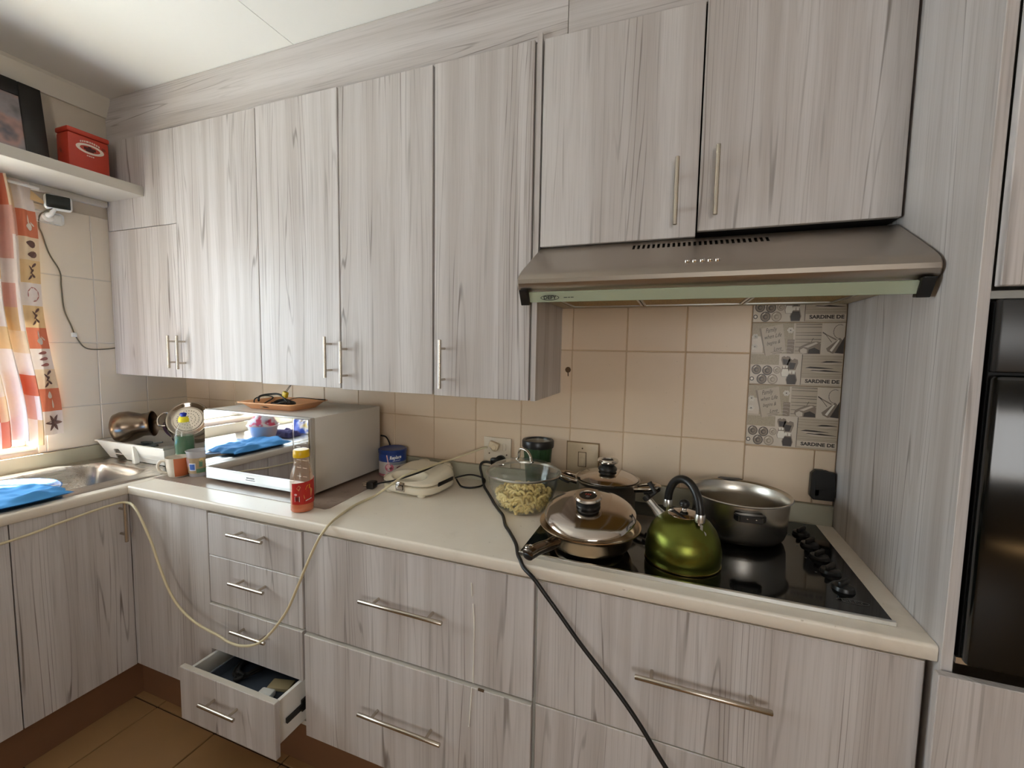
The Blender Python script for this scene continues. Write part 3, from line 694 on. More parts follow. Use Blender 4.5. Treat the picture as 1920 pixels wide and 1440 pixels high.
# ------------------------------------------------------------------ decor tiles behind the hob
ART_L = mat('art_paper', S(210, 196, 178), .35); ART_M = mat('art_grey', S(140, 124, 108), .4); ART_D = mat('art_dark', S(62, 52, 46), .4)
ART_B = mat('art_board', S(190, 174, 152), .38, var=.08, vscale=60); ART_W = mat('art_white', S(236, 228, 214), .4); ART_S = mat('art_speckle', S(172, 156, 130), .4, var=.35, vscale=260)
ARTM = [ART_L, ART_M, ART_D, ART_B, ART_W, ART_S]
def circ(r, n=20, cx=0, cz=0, ky=1): return [(cx+math.cos(2*PI*k/n)*r, cz+math.sin(2*PI*k/n)*r*ky) for k in range(n)]
def art_tile(x0, z0, parent):
    W, Hh = .2605, .2045
    ti = part('tile', MB().box(x0, x0+W, -.008, 0, z0, z0+Hh, .0015, seg=1), ART_L, parent, 0, 'printed kitchen motif tile')
    mb = MB(); L = [0]
    def F(lv): return lambda u, v: (x0+min(max(u, .001), W-.001), -.0083-.00018*lv, z0+min(max(v, .001), Hh-.001))
    def rect(u0, u1, v0, v1, mi, lv=0): mb.poly([(u0, v0), (u1, v0), (u1, v1), (u0, v1)], F(lv), mi)
    def line(p, q, wd, mi, lv=2):
        d = Vector((q[0]-p[0], q[1]-p[1])); n = Vector((-d.y, d.x)).normalized()*wd
        mb.poly([(p[0]-n.x*.6, p[1]-n.y*.6), (q[0]-n.x, q[1]-n.y), (q[0]+n.x, q[1]+n.y), (p[0]+n.x*.6, p[1]+n.y*.6)], F(lv), mi)
    # note paper
    rect(.001, .120, .103, .203, 5)
    rect(.001, .034, .105, .160, 0, 1)
    mb.poly([(.026, .185), (.088, .201), (.101, .110), (.044, .094)], F(2), 3)
    mb.poly([(.020, .186), (.026, .185), (.044, .094), (.040, .100)], F(2), 1)
    rot = math.radians(13); R = lambda cu, cv: (lambda u, v: F(3)(cu+u*math.cos(rot)-v*math.sin(rot), cv+u*math.sin(rot)+v*math.cos(rot)))
    mb.text('Family', .021, R(.054, .180), 2, shear=.5, width=.034); mb.text('when Life', .019, R(.060, .160), 2, shear=.5, width=.050)
    mb.text('begins &', .017, R(.063, .139), 2, shear=.5, width=.040); mb.text('Love', .017, R(.076, .119), 2, shear=.5, width=.024)
    line((.058, .107), (.094, .114), .0007, 2, 3); line((.062, .102), (.090, .108), .0007, 2, 3)
    for cu, cv in ((.010, .158), (.010, .125), (.111, .180)):
        for k in range(6): mb.poly(circ(.0042, 8, cu+.0058*math.cos(k*PI/3), cv+.0058*math.sin(k*PI/3)), F(3), 4)
        mb.poly(circ(.002, 6, cu, cv), F(4), 2)
    rect(.104, .124, .104, .150, 1, 1)
    for k in range(4):
        pp = [(.106+.003*k+.010*math.cos(a*.6)*(1+.1*k), .108+.011*k+.004*math.sin(a*.6)) for a in range(5)]
        for a, b in zip(pp[:-1], pp[1:]): line(a, b, .0006, 0, 2)
    # planks with fruit
    rect(.125, .198, .103, .203, 3)
    for v in (.199, .190, .172, .164, .151, .141, .126, .113): line((.126, v), (.197, v), .0009, 2, 1)
    mb.poly([(.140, .108), (.136, .116), (.139, .126), (.152, .134), (.170, .143), (.190, .144), (.197, .136), (.197, .104), (.150, .103)], F(2), 1)
    mb.poly([(.142, .108), (.141, .117), (.150, .123), (.160, .118), (.160, .106), (.150, .104)], F(3), 0)
    mb.poly([(.150, .126), (.183, .142), (.190, .139), (.163, .124)], F(3), 0)
    mb.poly([(.163, .105), (.165, .118), (.180, .124), (.195, .116), (.196, .105)], F(3), 2)
    line((.170, .142), (.176, .155), .0008, 2, 3)
    # jug panel
    rect(.198, .2595, .103, .203, 0, 1)
    mb.poly([(.212, .122), (.216, .113), (.230, .106), (.236, .108), (.255, .148), (.248, .156)], F(2), 1)
    mb.poly([(.236, .108), (.2595, .106), (.2595, .160), (.255, .150)], F(2), 2)
    mb.poly([(.222, .116), (.228, .112), (.247, .148), (.243, .150)], F(3), 4)
    line((.200, .172), (.238, .150), .0022, 1, 3); line((.206, .170), (.226, .142), .0008, 2, 3); line((.200, .174), (.210, .166), .0018, 2, 3)
    pp = [(.246+.017*math.cos(a), .176+.022*math.sin(a)) for a in [PI*.35+PI*.13*k for k in range(10)]]
    for a, b in zip(pp[:-1], pp[1:]): line(a, b, .0008, 2, 3)
    # speckled strip and jar lids
    rect(.001, .084, .066, .101, 5); rect(.001, .084, .002, .065, 0, 1)
    for cu, cv, r, mi in ((.019, .049, .0145, 1), (.051, .047, .0148, 1), (.079, .049, .011, 3), (.036, .018, .0150, 1), (.068, .018, .0150, 3)):
        mb.poly(circ(r, 20, cu, cv, 1.1), F(2), 2 if mi == 1 else 1); mb.poly(circ(r*.86, 20, cu, cv, 1.1), F(3), mi)
        mb.poly(circ(r*.45, 14, cu, cv-.001, 1.1), F(4), 2 if mi == 1 else 1); mb.poly(circ(r*.32, 12, cu+.001, cv-.001, 1.1), F(5), mi)
        line((cu-r*.62, cv+r*.35), (cu-.001, cv+r*.85), .0012, 4, 4)
    mb.poly(circ(.0065, 14, .007, .018, 1.1), F(2), 2); mb.poly(circ(.004, 12, .007, .018, 1.1), F(3), 4)
    # salt and pepper mills
    rect(.085, .146, .002, .101, 0, 1)
    def mill(cu, v0, k, dark):
        mb.poly([(cu-.010*k, v0), (cu+.010*k, v0), (cu+.013*k, v0+.012*k), (cu+.008*k, v0+.034*k), (cu-.008*k, v0+.034*k), (cu-.013*k, v0+.012*k)], F(2), 1)
        mb.poly([(cu-.009*k, v0+.001), (cu+.009*k, v0+.001), (cu+.011*k, v0+.012*k), (cu+.008*k, v0+.025*k), (cu-.008*k, v0+.025*k), (cu-.011*k, v0+.012*k)], F(3), dark)
        rect(cu-.007*k, cu-.001, v0+.028*k, v0+.036*k, 4, 3); rect(cu+.001, cu+.007*k, v0+.028*k, v0+.036*k, 4, 3)
        mb.poly([(cu-.008*k, v0+.038*k), (cu+.008*k, v0+.038*k), (cu+.013*k, v0+.056*k), (cu+.012*k, v0+.065*k), (cu+.004*k, v0+.068*k), (cu, v0+.064*k), (cu-.005*k, v0+.068*k), (cu-.012*k, v0+.064*k), (cu-.013*k, v0+.055*k)], F(2), 1)
        mb.poly([(cu-.006*k, v0+.040*k), (cu+.004*k, v0+.040*k), (cu+.008*k, v0+.056*k), (cu-.009*k, v0+.058*k)], F(3), 2)
    mill(.103, .028, 1.0, 4); mill(.122, .003, 1.25, 2)
    # sardines on boards
    rect(.148, .2595, .002, .101, 3)
    line((.1475, .002), (.149, .102), .0009, 2, 3)
    for v in (.096, .088, .078, .068, .040, .032, .027): line((.150, v), (.259, v), .0006, 1, 1)
    for (a, b) in (((.157, .058), (.238, .057)), ((.172, .050), (.259, .047)), ((.200, .077), (.259, .079))):
        mx = (a[0]+b[0])/2; my = (a[1]+b[1])/2
        mb.poly([a, (a[0]+.015, a[1]+.005), (mx, my+.0045), (b[0]-.004, b[1]+.001), b, (mx, my-.001), (a[0]+.012, a[1]-.0005)], F(2), 2)
        mb.poly([a, (a[0]+.012, a[1]-.0005), (mx, my-.001), (b[0]-.004, b[1]-.001), (mx, my-.006), (a[0]+.015, a[1]-.005)], F(3), 0)
    rect(.150, .2595, .006, .026, 0, 2)
    mb.text('SARDINE DE', .0155, lambda u, v: F(3)(.2075+u, .0155+v), 2, bold=.0007, width=.094)
    part('print', mb, ARTM, ti, 0)
for z0 in (1.1465, 1.3530, 1.5595): art_tile(2.8345, z0, wb)
# hole, marks on the wall
part('wall_hole', MB().lathe([(.0001, .0), (.009, 0), (.0115, .0012), (.009, .002), (.0001, .001)], (0, 0, 0), 10, M=Matrix.Translation((2.208, -.0070, 1.380)) @ Matrix.Rotation(PI/2, 4, 'X')).tube([(2.208, -.0075, 1.372), (2.209, -.0075, 1.355)], .0022, 6), GRIME, wb, 40, 'dark chipped hole in the tile joint')
# black blanked box at the right end
t = thing('wall_box', 'black taped-over electrical box low on the wall beside the tall panel', 'box', (3.06, -.01, .975))
part('box', MB().prism([(3.026, 1.070), (3.038, 1.084), (3.062, 1.084), (3.068, 1.078), (3.094, 1.078), (3.094, .985), (3.036, .985), (3.026, .996)], 'y', -.030, -.0085, bev=.003), BLACK, t, 0)
part('tape_strip', MB().box(3.040, 3.094, -.0315, -.0302, 1.00, 1.02).box(3.04, 3.05, -.0315, -.0302, .99, 1.07), BLACKM, t, 0)

# ------------------------------------------------------------------ sockets
t = thing('double_socket', 'white double wall socket with a white and a black plug', 'socket', (1.92, 0, .97))
part('plate', MB().box(1.858, 1.980, -.017, -.0078, .966, 1.089, .003), SOCK, t, 40)
for z in (1.052, .987):
    part('rocker', MB().box(1.944, 1.958, -.021, -.0172, z-.014, z+.014, .0015), SOCK, t, 40)
for x, z in ((1.884, 1.021), (1.962, 1.020)):
    part('screw', MB().lathe([(.003, 0), (.003, .0012), (.0001, .0016)], (0, 0, 0), 10, M=Matrix.Translation((x, -.0172, z)) @ Matrix.Rotation(PI/2, 4, 'X')), GRIME, t)
t = thing('light_switch', 'square yellowed switch plate with a single rocker behind the lidded saucepan', 'switch', (2.275, 0, .97))
part('plate', MB().box(2.215, 2.336, -.016, -.0078, .975, 1.098, .004), SOCK2, t, 40)
part('grime_edge', MB().box(2.211, 2.340, -.0083, -.0076, .971, 1.102), mat('faint_grime', S(150, 124, 94), .9), t, 0, 'dirty outline')
part('rocker_frame', MB().box(2.259, 2.291, -.0172, -.0158, 1.006, 1.064), GRIME, t, 0)
part('rocker', MB().box(2.2615, 2.2885, -.0185, -.016, 1.008, 1.062, .001).box(2.265, 2.285, -.024, -.0186, 1.012, 1.042, .002), SOCK2, t, 40)
part('screw', MB().lathe([(.003, 0), (.003, .0012), (.0001, .0016)], (0, 0, 0), 10, M=Matrix.Translation((2.275, -.0162, 1.078)) @ Matrix.Rotation(PI/2, 4, 'X')), GRIME, t)

# ------------------------------------------------------------------ microwave and what is around it
t = thing('work_mat', 'flat brown mat on the worktop under the microwave', 'mat', (1.0, -.3, .90))
def matm():
    q = NT('brown_mat'); p, xyz = q.pos()
    c = q.mix(q.noise(p, 12, 4, .6), S(138, 118, 104), S(160, 142, 128)); c = q.mix(q.math('MULTIPLY', q.step(q.noise(p, 5, 5, .7), .58, .66), .5), c, S(100, 84, 72))
    q.set(q.p, 'Base Color', c); q.set(q.p, 'Roughness', .32); return q.m
part('sheet', MB().prism([(.60, -.535), (1.500, -.535), (1.508, -.52), (1.470, -.05), (.63, -.05), (.60, -.3)], 'z', .9002, .9018), matm(), t, 0)
t = thing('microwave', 'silver microwave oven with a mirrored door on the corner worktop', 'microwave', (1.106, -.27, .9018))
MX0, MX1, MY0, MY1, MZ0, MZ1 = .832, 1.381, -.452, -.078, .914, 1.196
MWB = mat('microwave_grey', S(215, 209, 201), .4)
part('body', MB().box(MX0+.003, MX1, MY0, MY1, MZ0, MZ1, .004), MWB, t, 40)
part('front_frame', MB().box(MX0, MX1+.001, MY0-.022, MY0-.0005, MZ0-.002, MZ1+.001, .004), mat('microwave_bezel', S(206, 204, 200), .3, .6), t, 40)
MIR = mat('mirror_door', S(205, 208, 212), .03, 1.0)
xs_ = 1.306
part('door', MB().box(MX0+.004, xs_-.003, MY0-.027, MY0-.0222, MZ0+.045, MZ1-.004, .001, seg=1), MIR, t, 0, 'mirrored door glass')
part('door_strip', MB().box(MX0+.004, xs_-.003, MY0-.027, MY0-.0222, MZ0+.002, MZ0+.0445, .001, seg=1), mat('mirror_strip', S(214, 214, 212), .12, .9), t, 0)
part('control_panel', MB().box(xs_+.002, MX1-.003, MY0-.027, MY0-.0222, MZ0+.002, MZ1-.004, .001, seg=1), MIR, t, 0, 'mirrored control panel')
part('divider', MB().box(xs_-.003, xs_+.002, MY0-.0262, MY0-.0222, MZ0+.002, MZ1-.004), CHROME, t, 0)
mb = MB(); fn = lambda u, v: (xs_+.037+u, MY0-.0273, v)
for z in (1.105, 1.088, 1.040, 1.012, .98):
    for u in (-.024, .004): part('control_mark', MB().poly([(u, z), (u+.02, z), (u+.02, z+.003), (u, z+.003)], fn), WHITEP, t, 0)
mb = MB(); dashes(mb, [.005, .005, .005, .005, .005, .005], .005, lambda u, v: (MX0+.25+u, MY0-.0273, MZ0+.028+v), .0022); dashes(mb, [.012, .008, .014, .010], .0022, lambda u, v: (MX0+.25+u, MY0-.0273, MZ0+.020+v), .0015)
part('lettering', mb, mat('mark_grey', S(110, 110, 112), .5), t, 0)
for x in (MX0+.04, MX1-.04):
    for y in (MY0+.02, MY1-.04): part('foot', MB().lathe([(.012, .9019), (.014, MZ0+.001)], (x, y, 0), 16), BLACK, t)
part('cord', MB().tube(smooth_path([(1.379, -.070, 1.062), (1.389, -.045, 1.05), (1.399, -.032, 1.01), (1.392, -.032, .965), (1.372, -.04, .94), (1.35, -.045, .93)], 6), .0035, 8), RUBBER, t, 60)
# orange tray
ORG = mat('orange_foam', S(248, 186, 136), .5, var=.03, vscale=40)
t = thing('food_tray', 'orange foam tray lying on top of the microwave', 'tray', (1.075, -.31, 1.1972), math.radians(3))
mb = MB()
def rrect(hx, hy, r, n=6):
    P = []
    for cx, cy, a0 in ((hx-r, hy-r, 0), (-hx+r, hy-r, PI/2), (-hx+r, -hy+r, PI), (hx-r, -hy+r, 1.5*PI)):
        for k in range(n+1): a = a0+PI/2*k/n; P.append((cx+r*math.cos(a), cy+r*math.sin(a)))
    return P
def ring_rows(L): return [[(x, y, z) for x, y in rrect(hx, hy, r)] for hx, hy, r, z in L]
mb.grid(ring_rows([(.108, .070, .015, .0), (.132, .098, .02, .0245), (.142, .108, .024, .026), (.142, .108, .024, .029), (.131, .097, .02, .029), (.106, .068, .014, .004)]), 0, close_u=True, cap0=True, cap1=True)
part('tray', mb, ORG, t, 40, local=True)
# cable heap in tray
def heap(seed, cx, cy, cz, n, rx, ry, h, turns):
    r_ = random.Random(seed); P = []
    for k in range(n):
        a = 2*PI*turns*k/n; rr_ = .55+.45*r_.random()
        P.append((cx+rx*rr_*math.cos(a), cy+ry*rr_*math.sin(a), cz+h*r_.random()*(.3+.7*k/n)))
    return P
PT = [(1.03, -.39, 1.232), (1.0, -.36, 1.245), (1.02, -.33, 1.252), (1.07, -.32, 1.250)] + heap(4, 1.09, -.325, 1.206, 34, .06, .035, .035, 6)
single('charger_cable', MB().tube(smooth_path(PT, 5), .0042, 8), RUBBER, 'tangled black cable heaped in the orange tray', 'cable', 60)
single('charger_lead', MB().tube(smooth_path([(1.008, -.392, 1.214), (.985, -.37, 1.235), (1.01, -.345, 1.247), (1.05, -.34, 1.240), (1.04, -.38, 1.216), (1.07, -.395, 1.209), (1.11, -.37, 1.21), (1.13, -.33, 1.222)], 6), .0024, 8), RUBBER, 'thin dark lead looping at the left of the orange tray', 'cable', 60)
single('loose_wire', MB().tube(smooth_path([(1.135, -.365, 1.208), (1.14, -.35, 1.232), (1.163, -.32, 1.244), (1.20, -.27, 1.236), (1.225, -.235, 1.230)], 6), [.0016]*20+[.0022]*5, 8), RUBBER, 'single thin black wire poking out of the tray to the right', 'wire', 60)
single('key_blade', MB().box(-.028, .028, -.003, .003, 0, .002, .0008, M=Matrix.Translation((1.06, -.405, 1.209)) @ Matrix.Rotation(math.radians(-35), 4, 'Z')), ALU, 'small pale metal strip among the cables in the tray', 'strip', 0)
t = thing('yellow_tag', 'yellow plastic block on a thin wire hanging above the orange tray', 'tag', (1.07, -.30, 1.246))
part('block', MB().box(-.011, .011, -.008, .008, 0, .026, .004, M=Matrix.Translation((1.085, -.315, 1.240)) @ Matrix.Rotation(.3, 4, 'Y')), mat('yellow_plastic', S(206, 176, 40), .4), t, 40)
part('wire', MB().tube(smooth_path([(1.088, -.314, 1.262), (1.09, -.30, 1.28), (1.084, -.27, 1.300)], 6), .0012, 6).tube(smooth_path([(1.094, -.313, 1.262), (1.096, -.30, 1.28), (1.088, -.272, 1.300)], 6), .0012, 6), mat('grey_wire', S(120, 112, 98), .5), t)

# ------------------------------------------------------------------ bottle, mug, cup, dish soap
def wrap(cx, cy, R, a0, z0):
    """flat (u, v) laid round a cylinder; a0 is the facing angle"""
    return lambda u, v: (cx+R*math.cos(a0+u/R), cy+R*math.sin(a0+u/R), z0+v)
def arc_band(mb, cx, cy, R, a0, a1, z0, z1, mi=0, n=16, z1b=None):
    rows = []
    for z, zz in ((z0, z0), (z1, z1 if z1b is None else z1b)):
        rows.append([(cx+R*math.cos(a0+(a1-a0)*k/n), cy+R*math.sin(a0+(a1-a0)*k/n), z+(zz-z)*k/n) for k in range(n+1)])
    mb.grid(rows, mi)
FACE = lambda x, y: math.atan2(-1.6765-y, 2.6002-x)    # bearing of the room's middle from a thing
bx, by = 1.432, -.565
t = thing('sauce_bottle', 'plastic sauce bottle with yellow cap and red label in front of the microwave', 'bottle', (bx, by, .90))
BOT = thin_glass('bottle_plastic', (.96, .90, .84, 1), .12, .9, .2, S(224, 196, 168))
part('bottle', MB().lathe([(.001, .9015), (.031, .9012), (.036, .906), (.0365, .92), (.035, .925), (.0365, .930), (.0368, .99), (.0368, 1.008), (.034, 1.028), (.026, 1.055), (.0225, 1.064), (.0235, 1.066), (.0225, 1.068), (.0215, 1.080), (.024, 1.084)], (bx, by, 0), 40), BOT, t, 50)
part('sauce', MB().lathe([(.001, .9018), (.0345, .9035), (.0348, .955), (.034, .966), (.001, .967)], (bx, by, 0), 32), mat('orange_sauce', S(222, 98, 24), .35), t, 50, 'orange sauce')
part('cap', MB().lathe([(.0255, 1.0842), (.0262, 1.087), (.0258, 1.106), (.0235, 1.109), (.0001, 1.1095)], (bx, by, 0), 48), mat('yellow_cap', S(230, 186, 22), .35), t, 40)
a0 = FACE(bx, by); mb = MB()
arc_band(mb, bx, by, .0373, a0-.95, a0+1.9, .930, 1.000, 0, 24, 1.0125)
fn = wrap(bx, by, .0376, a0, 0)
mb.poly([(-.024, .940), (-.008, .940), (-.008, .958), (-.024, .958)], fn, 2)
for k in range(6): mb.poly([(-.0225+.0023*k, .942), (-.0213+.0023*k, .942), (-.0213+.0023*k, .956), (-.0225+.0023*k, .956)], wrap(bx, by, .0378, a0, 0), 3)
mb.poly(circ(.005, 12, -.021, .964, .7), fn, 4)
mb.poly([(.006, .950), (.004, .962), (.014, .976), (.028, .984), (.036, .975), (.030, .955), (.018, .944)], fn, 5)
mb.poly([(.010, .980), (.016, .993), (.026, .995), (.024, .982)], fn, 1); mb.poly([(-.018, .985), (-.010, .995), (-.004, .990), (-.010, .976)], fn, 5)
mb.poly([(-.016, -.005), (.014, -.004), (.017, .005), (-.013, .003)], lambda u, v: wrap(bx, by, .0378, a0+.55, 0)(u, .9445+v+u*.25), 3); dashes(mb, [.008, .006, .005], .003, lambda u, v: wrap(bx, by, .0380, a0+.55, 0)(u, .9445+v+u*.25), .001, 2)
part('label', mb, [mat('label_red', S(186, 34, 26), .4), mat('label_yellow', S(238, 196, 40), .4), mat('label_white', S(226, 218, 210), .4), BLACKM, mat('label_pink', S(222, 190, 190), .4), mat('label_tan', S(206, 140, 84), .4)], t, 0, 'red wrap label with barcode')
mx, my = .664, -.476
t = thing('mug', 'cream and terracotta coffee mug at the left end of the worktop', 'mug', (mx, my, .9018))
mb = MB(); prof = [(.001, .9025), (.030, .9022), (.036, .908), (.0395, .93), (.0445, .982), (.0450, .984), (.0432, .984), (.038, .93), (.034, .909), (.001, .907)]
seg = 48; rows = [[(mx+max(r, 1e-5)*math.cos(2*PI*k/seg), my+max(r, 1e-5)*math.sin(2*PI*k/seg), z) for k in range(seg)] for r, z in prof]
mb.grid(rows, 0, close_u=True)
aF = FACE(mx, my)
for f in mb.bm.faces:
    c_ = f.calc_center_median(); a = (math.atan2(c_.y-my, c_.x-mx)-aF+PI) % (2*PI)-PI; r_ = math.hypot(c_.x-mx, c_.y-my)
    if -.35 < a < 1.9 and .909 < c_.z < .983 and r_ > .0365 and not (r_ < .0395 + (c_.z-.93)*.09 - .0012): f.material_index = 1
MUGC = mat('mug_cream', S(216, 204, 186), .2); part('cup', mb, [MUGC, mat('mug_terracotta', S(196, 106, 64), .25)], t, 40)
ha = aF - PI*.62; hd = Vector((math.cos(ha), math.sin(ha), 0)); hc = Vector((mx, my, 0))
part('handle', MB().tube(smooth_path([tuple(hc+hd*.041+Vector((0, 0, .968))), tuple(hc+hd*.062+Vector((0, 0, .968))), tuple(hc+hd*.073+Vector((0, 0, .95))), tuple(hc+hd*.068+Vector((0, 0, .928))), tuple(hc+hd*.050+Vector((0, 0, .917))), tuple(hc+hd*.036+Vector((0, 0, .918)))], 6), .0045, 10, flat=1.3), MUGC, t)
cx_, cy_ = .727, -.438
t = thing('plastic_cup', 'tall printed plastic cup standing between the mug and the microwave', 'cup', (cx_, cy_, .9018))
CUPM = thin_glass('cup_plastic', (.95, .94, .94, 1), .15, .8, .45, S(216, 212, 214))
part('cup', MB().lathe([(.001, .9035), (.030, .9025), (.031, .905), (.0405, 1.006), (.0425, 1.008), (.0425, 1.011), (.0395, 1.011), (.0295, .907), (.001, .9055)], (cx_, cy_, 0), 40), CUPM, t, 40)
mb = MB(); aC = FACE(cx_, cy_); rr = random.Random(11)
def cone(u, z): R = .0316+(z-.905)*.0945+.0006; a = aC+u/.036; return (cx_+R*math.cos(a), cy_+R*math.sin(a), z)
def cpatch(u0, u1, z0, z1, mi, lift=0):
    n = 8; rows = []
    for z in (z0, (z0+z1)/2, z1):
        row = []
        for k in range(n+1):
            p = Vector(cone(u0+(u1-u0)*k/n, z)); d = Vector((p.x-cx_, p.y-cy_, 0)).normalized()*lift; row.append(tuple(p+d))
        rows.append(row)
    mb.grid(rows, mi)
cpatch(-.055, .055, .918, .983, 0)
cpatch(-.052, -.030, .945, .980, 1, .0004); cpatch(-.034, -.008, .930, .962, 2, .0005); cpatch(-.031, -.011, .934, .958, 3, .0008)
cpatch(.004, .016, .945, .972, 4, .0004); cpatch(.030, .052, .935, .970, 5, .0004); cpatch(-.006, .03, .920, .938, 4, .0004)
mb.poly(circ(.008, 12, 0, 0), lambda u, v: tuple(Vector(cone(.012+u, .975+v))*1.0 + Vector((math.cos(aC)*.0008, math.sin(aC)*.0008, 0))), 6)
part('print', mb, [mat('cup_print_tan', S(170, 146, 112), .4, var=.15, vscale=70), mat('cup_print_mauve', S(188, 150, 150), .4), mat('cup_print_white', S(220, 222, 230), .4), mat('cup_print_blue', S(70, 110, 190), .4), mat('cup_print_green', S(96, 132, 102), .4), mat('cup_print_gold', S(206, 160, 60), .4), mat('cup_print_ring', S(206, 176, 120), .4)], t, 40, 'colourful printed band')
dx, dy = .545, -.372
t = thing('dish_soap_bottle', 'clear bottle of green dish soap with yellow and blue cap behind the mug', 'bottle', (dx, dy, .90))
mdx = Matrix.Rotation(FACE(dx, dy)+PI/2, 4, 'Z')
CLR = thin_glass('clear_bottle', (.95, .96, .95, 1), .05, 1.4, .12, S(226, 222, 214))
part('bottle', MB().lathe([(.001, .9055), (.033, .9055), (.037, .909), (.0375, 1.03), (.037, 1.045), (.030, 1.078), (.020, 1.098), (.015, 1.103), (.015, 1.108)], (dx, dy, 0), 40, M=mdx, sy=.7), CLR, t, 50)
part('soap', MB().lathe([(.001, .9062), (.032, .9065), (.0355, .911), (.0358, 1.046), (.001, 1.047)], (dx, dy, 0), 36, M=mdx, sy=.68), mat('green_soap', S(4, 112, 66), .2), t, 50, 'green liquid')
part('cap', MB().lathe([(.0185, 1.1065), (.0205, 1.108), (.020, 1.122), (.015, 1.130), (.012, 1.131)], (dx, dy, 0), 36), mat('soap_cap_yellow', S(238, 222, 40), .35), t, 40)
part('nozzle', MB().lathe([(.010, 1.131), (.0105, 1.136), (.013, 1.139), (.013, 1.146), (.009, 1.148), (.0001, 1.148)], (dx, dy, 0), 28), mat('soap_cap_blue', S(40, 60, 176), .35), t, 40)

# ------------------------------------------------------------------ dish rack and its pots
t = thing('dish_rack', 'white plastic dish rack on the drainer full of pots', 'dish rack', (.27, -.25, .905))
RX = (.022, .512); RY = (-.438, -.085); RZ = .990
mb = MB()
prof = [(RX[0], RZ), (RX[0]+.045, .9065), (.118, .9065), (.128, .955), (.166, .958), (.196, .9065), (RX[1]-.05, .9065), (RX[1], RZ)]
def tilt(x, z, y): return (x, y + (RZ-z)*.35*(1 if y < -.2 else -1), z)
for yy, s_ in ((RY[0], 1), (RY[1], -1)):
    A = [mb.bm.verts.new(tilt(x, z, yy)) for x, z in prof]; B = [mb.bm.verts.new(Vector(tilt(x, z, yy))+Vector((0, .004*s_, 0))) for x, z in prof]
    mb.bm.faces.new(A); mb.bm.faces.new(list(reversed(B)))
    for i in range(len(A)): j = (i+1) % len(A); mb.bm.faces.new([A[i], B[i], B[j], A[j]])
for xx, s_ in ((RX[0], 1), (RX[1], -1)):
    mb.grid([[(xx, RY[0], RZ), (xx, RY[1], RZ)], [(xx+.045*s_, RY[0]+.029, .9065), (xx+.045*s_, RY[1]-.029, .9065)], [(xx+.049*s_, RY[0]+.029, .9065), (xx+.049*s_, RY[1]-.029, .9065)], [(xx+.004*s_, RY[0], RZ), (xx+.004*s_, RY[1], RZ)]])
mb.box(.10, .45, RY[0]+.02, RY[1]-.02, .930, .934)
part('basket', mb, WHITEP, t, 30)
part('rim', MB().tube([(RX[0], RY[0], RZ), (RX[1], RY[0], RZ), (RX[1], RY[1], RZ), (RX[0], RY[1], RZ)], .008, 8, closed=True, flat=.6), WHITEP, t, 40)
mb = MB()
for k in range(6): x = .28+.035*k; mb.box(x, x+.003, RY[0]+.03, RY[1]-.03, .934, .955)
part('rack_rib', mb, WHITEP, t, 0)
part('front_rib', MB().prism([(.300, .985), (.306, .985), (.318, .908), (.298, .908)], 'y', RY[0]-.006, RY[0]+.012), WHITEP, t, 0)
# scorched pot lying on its side
ax = Vector((.72, .62, .10)).normalized(); mp = Matrix.Translation((.088, -.402, 1.046)) @ ax.to_track_quat('Z', 'Y').to_matrix().to_4x4()
t = thing('cooking_pot', 'scorched rounded steel pot lying on its side in the dish rack', 'pot', (.16, -.35, .99))
part('body', MB().lathe([(.001, 0), (.048, .002), (.066, .012), (.074, .035), (.073, .065), (.062, .098), (.055, .115), (.056, .140), (.060, .156), (.063, .158), (.060, .160), (.053, .14), (.052, .115), (.060, .095), (.070, .062), (.070, .035), (.062, .014), (.001, .006)], (0, 0, 0), 44, M=mp), COPPER, t, 50)
# steel steamer pot tilted, base towards the camera
t = thing('steamer_pot', 'shiny steel steamer pot with pierced base tilted up in the dish rack', 'pot', (.44, -.28, .99))
ax = Vector((.58, -.60, .46)).normalized(); mp = Matrix.Translation((.360, -.215, 1.055)) @ ax.to_track_quat('Z', 'X').to_matrix().to_4x4()
part('body', MB().lathe([(.100, -.055), (.104, -.052), (.104, -.046), (.099, -.042), (.097, 0), (.095, .05), (.092, .075), (.086, .085), (.078, .083), (.070, .076), (.060, .075), (.058, .078), (.001, .078)], (0, 0, 0), 52, M=mp), POLISH, t, 40)
mb = MB()
for R_ in (.016, .030, .044):
    for k in range(int(R_*600)): a = 2*PI*k/int(R_*600); mb.lathe([(.0018, .0782), (.0001, .0786)], (0, 0, 0), 6, M=mp @ Matrix.Translation((R_*math.cos(a), R_*math.sin(a), 0)))
h_ = part('drain_holes', mb, BLACKM, t, 0); h_['kind'] = 'stuff'
mb = MB(); rl = mp.to_3x3()
def mpt(a, r, z): return tuple(mp @ Vector((r*math.cos(a), r*math.sin(a), z)))
la = None
best = min([2*PI*k/48 for k in range(48)], key=lambda a: (mp @ Vector((.1*math.cos(a), .1*math.sin(a), 0))).x + .3*(mp @ Vector((.1*math.cos(a), .1*math.sin(a), 0))).y)
mb.tube(smooth_path([mpt(best-.28, .097, .01), mpt(best-.26, .130, .012), mpt(best, .142, .014), mpt(best+.26, .130, .012), mpt(best+.28, .097, .01)], 6), .005, 10)
part('handle', mb, POLISH, t)
single('plastic_bowl', MB().lathe([(.001, 0), (.045, 0), (.05, .004), (.085, .075), (.088, .078), (.083, .076), (.048, .008), (.001, .005)], (0, 0, 0), 40, M=Matrix.Translation((.235, -.16, 1.03)) @ Vector((.2, -.75, -.55)).normalized().to_track_quat('Z', 'Y').to_matrix().to_4x4() @ Matrix.Translation((0, 0, -.03))),
       mat('purple_plastic', S(120, 92, 116), .4), 'purple plastic bowl leaning between the two pots in the rack', 'bowl', 50)
